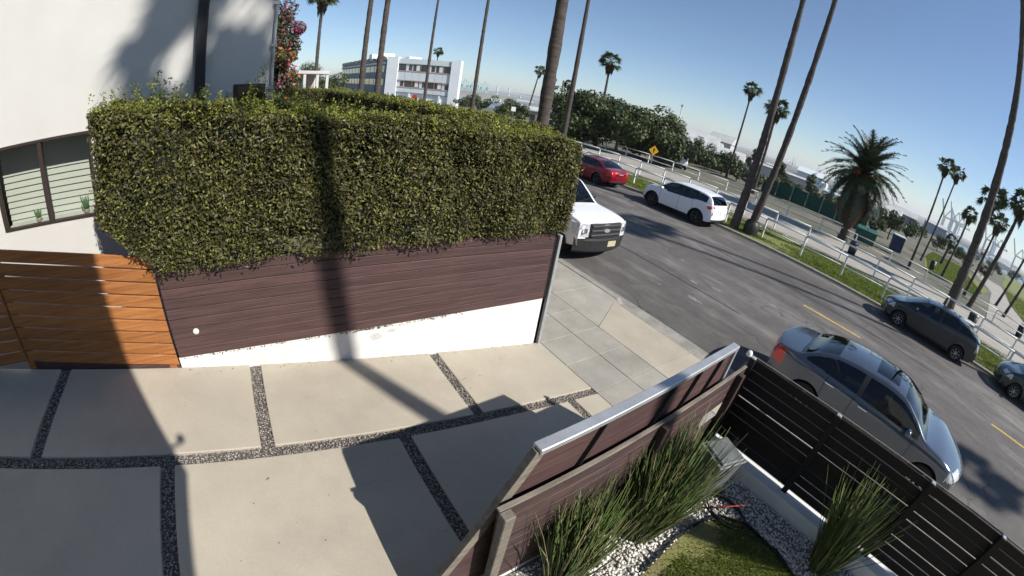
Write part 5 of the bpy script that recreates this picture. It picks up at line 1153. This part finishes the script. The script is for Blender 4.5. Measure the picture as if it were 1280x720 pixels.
for k in range(5): p = MB(); p.box((-.3, -1.7+.75*k, hh+.1), (.2, -1.3+.75*k, hh+.45), .04); p.build('floodlight', 'galv', t)
for lab, az, d, el in (('utility pole with a crossarm by the thick ringed trunk', 139.6, 70, 3.4),):
    x, y = at(az, d); t = thing('utility_pole', lab, 'pole', (x, y, zg(x, y)), .8); hh = up(d, el)-zg(x, y); p = MB(); p.tube([(0, 0, 0), (0, 0, hh)], .14, 6); p.build('pole', 'bark', t)
    for z in (.25, .8): p = MB(); p.box((-.06, -1.1, hh-z-.06), (.06, 1.1, hh-z+.06)); p.build('crossarm', 'bark', t)
# green screen, dumpster, blue cabin, bins
gs = thing('screen_fence', 'dark green fabric screen fence left of the date palm', 'fence', (-11.6, 48.5, -.76))
for a, b in zip(np.linspace(-6.4, 6.4, 8)[:-1], np.linspace(-6.4, 6.4, 8)[1:]):
    p = MB(); p.box((a+.02, -.02+a*.12, .08), (b-.02, .02+a*.12, 1.75)); p.build('fabric_panel', 'fabric_green', gs); p = MB(); p.tube([(a, a*.12, 0), (a, a*.12, 1.9)], .04, 6); p.build('post', 'galv', gs)
dm = thing('dumpster', 'green dumpster at the foot of the date palm', 'dumpster', (-4.0, 39.6, -.76), .2)
p = MB(); p.add([(-.9, -.6, .12), (.9, -.6, .12), (.9, .5, .12), (-.9, .5, .12), (-.95, -.75, 1.15), (.95, -.75, 1.15), (.95, .6, 1.35), (-.95, .6, 1.35)], [(3, 2, 1, 0), (0, 1, 5, 4), (1, 2, 6, 5), (2, 3, 7, 6), (3, 0, 4, 7)]); p.build('body', 'dumpster', dm)
for s in (-.48, .48): p = MB(); p.add([(s-.46, -.78, 1.16), (s+.46, -.78, 1.16), (s+.46, .62, 1.37), (s-.46, .62, 1.37), (s-.46, -.78, 1.20), (s+.46, -.78, 1.20), (s+.46, .62, 1.41), (s-.46, .62, 1.41)], [(3, 2, 1, 0), (4, 5, 6, 7), (0, 1, 5, 4), (1, 2, 6, 5), (2, 3, 7, 6), (3, 0, 4, 7)]); p.build('lid', 'dumpster', dm)
pb = thing('toilet_cabin', 'small dark blue cabin with white roof on the park path', 'cabin', (-1.3, 47.5, -.76), .25)
p = MB(); p.box((-.62, -.55, 0), (.62, .55, 1.5), .02); p.build('body', 'blue_plastic', pb); p = MB(); p.box((-.68, -.6, 1.5), (.68, .6, 1.62), .03); p.build('roof', 'plate_white', pb); p = MB(); p.box((-.35, -.57, .12), (.35, -.552, 1.4), .005); p.build('door', 'blue_plastic', pb)
def trash(label, x, y):
    t = thing('litter_bin', label, 'bin', (x, y, zg(x, y)-.03), 0, 'dark litter bins'); p = MB(); p.lathe([(.001, 0), (.26, 0), (.32, .8), (.30, .8), (.26, .7), (.001, .7)], 14); p.build('drum', 'black_plastic', t, True); p = MB(); p.lathe([(.33, .8), (.30, .9), (.14, .98), (.001, .99)], 14); p.build('lid', 'dark_alloy', t, True)
trash('dark litter bin at the rear railing beside the date palm', -3.4, 29.2); trash('dark litter bin at the railing right of the far right trunk', 5.1, 26.2); trash('dark litter bin by the lawn at the right edge', 10.8, 35.6); trash('dark litter bin left of the park lawn', 3.0, 47)

# ------------------------------------------------------------------ buildings
# white three-storey office: a showy front turned to the street corner, a long side wing
A, Bc, Cc = np.array(at(153.3, 92)), np.array(at(163.0, 99)), np.array(at(168.9, 157)); zb = -.9; H = up(92, 4.0)-zb
ob_ = thing('office_building', 'white three storey office building with banded windows', 'building', (float(A[0]), float(A[1]), zb))
def quadwall(name, p, q, z0, z1, m, parent, off=0., th=.3):
    d = (q-p)/np.linalg.norm(q-p); nrm = np.array([d[1], -d[0]]);
    if np.dot(nrm, -p) < 0: nrm = -nrm
    V = []
    for o in (off, off-th):
        for pt, z in ((p, z0), (q, z0), (q, z1), (p, z1)): V.append((pt[0]+nrm[0]*o-A[0], pt[1]+nrm[1]*o-A[1], z))
    mb = MB(); mb.add(V, [(0, 1, 2, 3), (7, 6, 5, 4), (0, 4, 5, 1), (1, 5, 6, 2), (2, 6, 7, 3), (3, 7, 4, 0)]); return mb.build(name, m, parent)
lerp = lambda p, q, t: p+(q-p)*t
D_ = A+(Cc-Bc)*.6
mb = MB(); poly = [A, Bc, Cc, Cc+(A-Bc)*1., D_]; mb.prism([(p[0]-A[0], p[1]-A[1]) for p in (lerp(A, Bc, .02), lerp(Bc, A, .02)+(Cc-Bc)*.004, Cc, Cc+(A-Bc), D_)], 0, H-.5); mb.build('wall', 'bldg_white', ob_)
pil = .16
quadwall('pylon', A, lerp(A, Bc, pil*.75), 0, H, 'bldg_white', ob_, .5, 1.5); quadwall('pylon', lerp(A, Bc, 1-pil), Bc, 0, H, 'bldg_white', ob_, .5, 1.5)
p0, p1 = lerp(A, Bc, pil*.75), lerp(A, Bc, 1-pil); nb = 7
quadwall('parapet', p0, p1, H*.86, H*.97, 'bldg_panel', ob_, .25)
for z0, z1 in ((H*.70, H*.86), (H*.35, H*.50)):
    for k in range(nb):
        a, b = lerp(p0, p1, k/nb), lerp(p0, p1, (k+1)/nb); w_ = quadwall('window', lerp(a, b, .06), lerp(a, b, .94), z0+.1, z1-.1, 'win_dark' if (k*7+int(z0)) % 3 else 'bldg_panel', ob_, .06); quadwall('pane', lerp(a, b, .1), lerp(a, b, .55), z0+.2, z1-.2, 'blind' if k % 3 == 1 else 'win_dark', w_, .09, .02)
for z0, z1 in ((H*.50, H*.70), (H*.24, H*.35)):
    for k in range(nb): a, b = lerp(p0, p1, k/nb), lerp(p0, p1, (k+1)/nb); quadwall('spandrel_panel', lerp(a, b, .015), lerp(a, b, .985), z0, z1, 'bldg_panel', ob_, .2)
for z in (H*.70, H*.50, H*.35, H*.235): quadwall('sill_band', p0, p1, z-.09, z+.09, 'bldg_trim' if z > H*.3 else 'bldg_shade', ob_, .28)
quadwall('ground_floor', p0, p1, 0, H*.225, 'win_dark', ob_, -.4)
for k in range(1, nb, 2): a = lerp(p0, p1, k/nb); quadwall('column', a, a+(p1-p0)/np.linalg.norm(p1-p0)*.45, 0, H*.225, 'bldg_white', ob_, .3, .5)
s0, s1 = lerp(Bc, Cc, .015), lerp(Bc, Cc, .97)
quadwall('side_wall', s0, s1, 0, H*.93, 'bldg_shade', ob_, .35, .3)  # wing side in shade: the shade is put into the dark wall colour
for z0, z1 in ((H*.66, H*.80), (H*.36, H*.50)):
    for k in range(12): a, b = lerp(s0, s1, k/12), lerp(s0, s1, (k+1)/12); quadwall('window', lerp(a, b, .06), lerp(a, b, .94), z0, z1, 'win_dark', ob_, .42)
quadwall('cornice', s0, s1, H*.84, H*.88, 'bldg_panel', ob_, .6, .5)
for k in range(9):
    c = lerp(s0, s1, .03+.11*k)-A; mb = MB(); mb.lathe([(.001, H*.93+1.0), (.75, H*.93+.7), (.95, H*.93+.2), (.95, H*.93)], 10, (c[0], c[1]-.5, 0)); mb.build('roof_vent', 'roof_dark', ob_, True)
for t_, w_, h_ in ((.55, 3.2, .3), (.95, 4.0, .9), (1.1, 2.5, .6)):
    c = lerp(A, Bc, t_)-A+(Cc-Bc)/np.linalg.norm(Cc-Bc)*5; mb = MB(); mb.box((c[0]-w_/2, c[1]-1.5, H-.5), (c[0]+w_/2, c[1]+1.5, H+h_), .05); mb.build('roof_box', 'bldg_white', ob_)
mb = MB(); mb.lathe([(.16, 0), (.20, .05), (.20, .06), (0, .06)], 10); 
# white porch beyond the hedges
x, y = at(173.7, 40); pr_ = thing('porch', 'white flat-roofed porch on posts left of the palm by the bougainvillea', 'porch', (x, y, -.6), .05); zt_ = up(40, .9)+.6
p = MB(); p.box((-3, -2.0, zt_), (3, 1.6, zt_+.28), .03); p.build('roof', 'wall_pale', pr_)
for a, b in ((2.8, -1.8), (2.8, -.5), (2.8, .6), (2.8, 1.45), (-2.8, 1.45)): p = MB(); p.box((a-.12, b-.12, 0), (a+.12, b+.12, zt_), .01); p.build('post', 'wall_pale', pr_)
p = MB(); p.box((-2.9, -1.9, 0), (-2.7, 1.5, zt_)); p.build('wall', 'wall_tan', pr_)
# low sheds, long white wall and roofs between the trees
def shed(label, az, d, w_, dp, el0, el1, rot, mw='wall_pale', mr='roof_light', gable=.22, name='low_building', bays=4):
    x, y = at(az, d); z0 = float(zter(np.float64(x), np.float64(y)))-.3; z1 = up(d, el1); t = thing(name, label, 'building', (x, y, z0), math.radians(rot), None); h = max(z1-z0, 1.2)
    b = MB(); b.box((-w_/2, -dp/2, 0), (w_/2, dp/2, h)); b.build('wall', mw, t); r = dp*gable; b = MB()
    b.add([(-w_/2-.3, -dp/2-.4, h-.05), (w_/2+.3, -dp/2-.4, h-.05), (w_/2+.3, 0, h+r), (-w_/2-.3, 0, h+r), (-w_/2-.3, dp/2+.4, h-.05), (w_/2+.3, dp/2+.4, h-.05),
           (-w_/2-.3, -dp/2-.4, h+.15), (w_/2+.3, -dp/2-.4, h+.15), (w_/2+.3, 0, h+r+.2), (-w_/2-.3, 0, h+r+.2), (-w_/2-.3, dp/2+.4, h+.15), (w_/2+.3, dp/2+.4, h+.15)],
          [(6, 7, 8, 9), (9, 8, 11, 10), (0, 3, 2, 1), (3, 4, 5, 2), (0, 1, 7, 6), (4, 10, 11, 5), (1, 2, 8, 7), (2, 5, 11, 8), (0, 6, 9, 3), (3, 9, 10, 4), (0, 3, 4), (1, 5, 2)]); b.build('roof', mr, t)
    for k in range(bays):
        c = -w_/2+w_*(k+.5)/bays; ww = min(w_/bays*.5, 2.4); b = MB(); b.box((c-ww/2, -dp/2-.06, h*.30), (c+ww/2, -dp/2+.02, h*.68)); b.build('window', 'win_dark', t)
    return t
shed('long low white hall behind the paired palm trunks', 109.2, 92, 13.5, 9, -2.6, -1.15, 18, 'wall_pale', 'roof_light', .02, bays=0)
shed('dark walled house with white fascia left of the lone fan palm', 118.2, 66, 9.5, 7, -3, -1.6, 22, 'roof_dark', 'roof_light', .16)
shed('dark gabled boathouse before the lone fan palm', 121.6, 82, 11, 8, -3, -.75, 26, 'roof_dark', 'roof_light', .22)
shed('grey shed with a pale roof right of the floodlight mast', 119.6, 130, 11, 9, -3, -.75, 20, 'wall_pale', 'roof_light', .16)
shed('small tan kiosk beyond the white street sign', 144.3, 80, 7, 5, -3, -1.4, 40, 'wall_tan', 'roof_light', .12)
shed('blue-grey shed at the right of the harbour gap', 142.3, 120, 12, 8, -3, -1.2, 40, 'bldg_panel', 'bldg_shade', .18)
shed('low pale shed below the far hill, right of the date palm', 94.8, 120, 10, 9, -3, -.7, 0, 'wall_pale', 'roof_light', .15)
shed('dark hall with a pale arched roof behind the park trees', 91.8, 230, 12, 12, -2, -.35, 4, 'bldg_shade', 'roof_light', .22, bays=0)
shed('grey terminal shed behind the slender fan palms', 87.8, 480, 24, 22, -2, .1, 2, 'bldg_shade', 'roof_light', .12, bays=0)
shed('grey-blue roofed hall right of the long white hall', 105.0, 190, 11, 10, -2, -.25, 14, 'bldg_panel', 'bldg_panel', .2, bays=0)
shed('white gabled shed above the dark gabled boathouse', 121.9, 230, 15, 12, -2, -.1, 20, 'wall_pale', 'wall_pale', .25, bays=3)
shed('small white hut with a steep roof by the harbour edge', 117.2, 160, 9, 8, -2, .15, 10, 'wall_pale', 'wall_pale', .35, bays=2)
# a white van by the ficus, seen through the railings
# ------------------------------------------------------------------ harbour far off
rg2 = np.random.default_rng(77)
def land(name, az0, az1, d, el, jag, seed, m='hill', n=90, dp=350, rough=.35):
    rg = np.random.default_rng(seed); az = np.linspace(az0, az1, n); h = (el*(1+rough*np.convolve(rg.normal(0, 1, n+12), np.ones(13)/13**.5, 'valid')[:n])*np.minimum(1, np.minimum(np.arange(n), np.arange(n)[::-1])/8+.15)).clip(.03)
    V = []; 
    for a, e in zip(az, h):
        x, y = at(a, d); x2, y2 = at(a, d+dp); V += [(x, y, -17), (x, y, -13), (*at(a, d+dp*.4), max(up(d+dp*.4, e*.7), -13)), (x2, y2, max(up(d+dp, e), -13)), (*at(a, d+dp*2), -17)]
    mb = MB(); mb.add(V, [(5*i+j, 5*i+5+j, 5*i+6+j, 5*i+1+j) for i in range(n-1) for j in range(4)]); return struct(mb.build(name, m, None, True))
land('far_hills', 60, 185, 5200, .55, 0, 5, dp=900)
land('breakwater_land', 96, 146, 1500, -.05, 0, 6, dp=300, rough=.1)
land('terminal_land', 66, 93, 1900, .05, 0, 7, dp=300, rough=.1)
land('wooded_shore', 146, 176, 900, -.25, 0, 8, 'hill', dp=200, rough=.1)
mts = ['wall_pale', 'roof_light', 'bldg_panel', 'bldg_shade', 'wall_tan', 'tank']
REG = ((141, 'over the left harbour water'), (133, 'behind the ficus trees'), (124, 'just left of the floodlight mast'), (116, 'above the boathouse roofs'), (108, 'around the paired leaning palms'), (97, 'left of the date palm'), (85, 'near the slender fan palms'), (78, 'beside the dense fan palm cluster'), (0, 'at the right edge'))
COLN = dict(wall_pale='off-white', roof_light='light grey', bldg_panel='pale blue-grey', bldg_shade='dark slate', wall_tan='tan', tank='whitish')
for k in range(48):      # sheds, stacks of containers and tanks along the harbour
    az = rg2.uniform(97, 149) if k < 36 else rg2.uniform(70, 93); d = rg2.uniform(380, 1500) if k < 30 else rg2.uniform(1300, 1800); x, y = at(az, d); w_, dp_, h_ = rg2.uniform(14, 46)*d/900, rg2.uniform(10, 22)*d/900, rg2.uniform(4, 11)*(.6+d/1800)
    t = thing('harbour_shed', '%s %s harbour shed with %s roof, %s' % ('long' if w_ > 30*d/900 else 'short', COLN[mts[k % 6]], COLN[mts[(k*5+1) % 6]], next(n_ for a_, n_ in REG if az >= a_)), 'building', (x, y, -15.5), rg2.uniform(-.3, .3)+math.radians(az-90), 'far harbour sheds')
    b = MB(); b.box((-w_/2, -dp_/2, 0), (w_/2, dp_/2, h_)); b.build('wall', mts[k % 6], t); b = MB(); r_ = h_*.22; b.add([(-w_/2, -dp_/2, h_+.02), (w_/2, -dp_/2, h_+.02), (w_/2, 0, h_+r_), (-w_/2, 0, h_+r_), (w_/2, dp_/2, h_+.02), (-w_/2, dp_/2, h_+.02)], [(0, 1, 2, 3), (3, 2, 4, 5), (0, 3, 5), (1, 4, 2)]); b.build('roof', mts[(k*5+1) % 6], t)
dup_ = {}
for o in [q for q in col.objects if q.name.startswith('harbour_shed')]: dup_.setdefault(o['label'], []).append(o)
for L_, os_ in dup_.items():
    if len(os_) > 1:
        os_.sort(key=lambda q: -math.atan2(q.location.y, q.location.x))
        for q, wd in zip(os_, ('left', 'right') if len(os_) == 2 else ('left', 'middle', 'right', 'rightmost')): q['label'] = L_+', %s one' % wd
# the flat quay they stand on
qy = MB(); qy.add([(*at(a, d), -14.6) for d in (360, 1950) for a in np.linspace(94, 140, 14)], [(i, i+1, 15+i, 14+i) for i in range(13)]); qy.v = qy.v; struct(qy.build('quay', 'dirt'))
def crane(label, az, d, h, m, rot=0., boom=1.):
    x, y = at(az, d); t = thing('harbour_crane', label, 'crane', (x, y, -15), math.radians(az-90+rot), 'ship-to-shore cranes'); w_ = h*.16; s = h*.018
    fr = MB()
    for a in (-w_, w_):
        for b in (-w_*.7, w_*.7): fr.bar((a, b, 0), (a, b, h*.62), s*2.2)
        fr.bar((a, -w_*.7, h*.25), (a, w_*.7, h*.25), s*2); fr.bar((a, -w_*.7, h*.62), (a, w_*.7, h*.62), s*2)
    fr.bar((-w_, -w_*.7, h*.25), (w_, -w_*.7, h*.25), s*2); fr.build('frame', m, t)
    bm = MB(); bm.bar((w_*2.4, 0, h*.62), (-w_*1.2, 0, h*.62), s*2.6); bm.build('girder', m, t)
    bm = MB()
    if boom > 0: bm.bar((-w_*1.2, 0, h*.62), (-w_*1.2-w_*3.6*math.cos(boom), 0, h*.62+w_*3.6*math.sin(boom)), s*2.4)
    else: bm.bar((-w_*1.2, 0, h*.62), (-w_*5, 0, h*.62), s*2.4)
    bm.build('boom', m, t); ap = MB(); ap.bar((-w_, 0, h*.62), (0, 0, h*.92), s*1.8); ap.bar((w_, 0, h*.62), (0, 0, h*.92), s*1.8); ap.bar((0, 0, h*.92), (w_*2.4, 0, h*.63), s*.9); ap.build('apex', m, t)
for k, (az, d, h, m, rot, bo, lab) in enumerate(((151.2, 1250, 62, 'crane_green', 25, -1, 'pale green harbour crane just right of the office building'), (149.9, 1300, 60, 'crane_green', 20, -1, 'pale green harbour crane over the water, second from the office'),
    (152.5, 1350, 62, 'crane_green', 25, 1.1, 'pale green harbour crane with raised boom at the office edge'),
    (86.6, 1500, 92, 'crane_white', 15, 1.15, 'grey crane with raised boom between the slender fan palms'), (85.6, 1600, 100, 'crane_white', -20, 1.2, 'grey crane with raised boom right of the slender fan palms'), (84.9, 1450, 84, 'crane_white', 10, .9, 'grey crane left of the short fan palm'),
    (80.9, 1700, 96, 'crane_blue', 10, 1.2, 'blue crane above the water left of the dense fan palm'), (79.6, 1750, 90, 'crane_blue', -15, 1.2, 'blue crane above the water right of the dense fan palm'), (76.9, 1700, 92, 'crane_blue', 5, 1.1, 'blue crane near the right edge over the water'),
    (100.3, 1700, 55, 'crane_white', 60, -1, 'low pale crane left of the date palm'), (104.2, 1650, 52, 'crane_white', 50, -1, 'low pale crane above the long white hall'), (107.6, 1600, 54, 'crane_white', 60, -1, 'low pale crane behind the paired palms'), (124.8, 1500, 50, 'crane_white', 40, -1, 'low pale crane right of the floodlight mast'))):
    crane(lab, az, d, h, MATS[m], rot, bo)
# long low bridge on the left
bx = [np.array(at(a, 2600)) for a in np.linspace(150.5, 141.0, 13)]; br = thing('harbour_bridge', 'long low hazy bridge over the harbour water', 'bridge', (float(bx[6][0]), float(bx[6][1]), -15)); o_ = bx[6]
p = MB()
for i in range(12): z0, z1 = 42-1.0*(i-4)**2*.35, 42-1.0*(i-3)**2*.35; p.bar((*(bx[i]-o_), max(z0, 14)), (*(bx[i+1]-o_), max(z1, 14)), 12, 4)
p.build('deck', 'crane_white', br)
for i in (1, 3, 5, 7, 9, 11): p = MB(); p.bar((*(bx[i]-o_), 0), (*(bx[i]-o_), (74 if i in (3, 5) else max(42-.35*(i-4)**2, 14))), 8); p.build('tower' if i in (3, 5) else 'pier', 'crane_white', br)
# ------------------------------------------------------------------ sea haze over the harbour
hz_m = bpy.data.materials.new('haze'); hz_m.use_nodes = True; t = hz_m.node_tree; t.nodes.clear(); o = t.nodes.new('ShaderNodeOutputMaterial'); v = t.nodes.new('ShaderNodeVolumePrincipled')
v.inputs['Color'].default_value = (.93, .965, 1, 1); v.inputs['Density'].default_value = .00017; v.inputs['Anisotropy'].default_value = .2; t.links.new(v.outputs[0], o.inputs['Volume'])
hb = MB(); hb.box((-9500, -120, -19), (9500, 9500, 130)); stuff(hb.build('haze', hz_m))
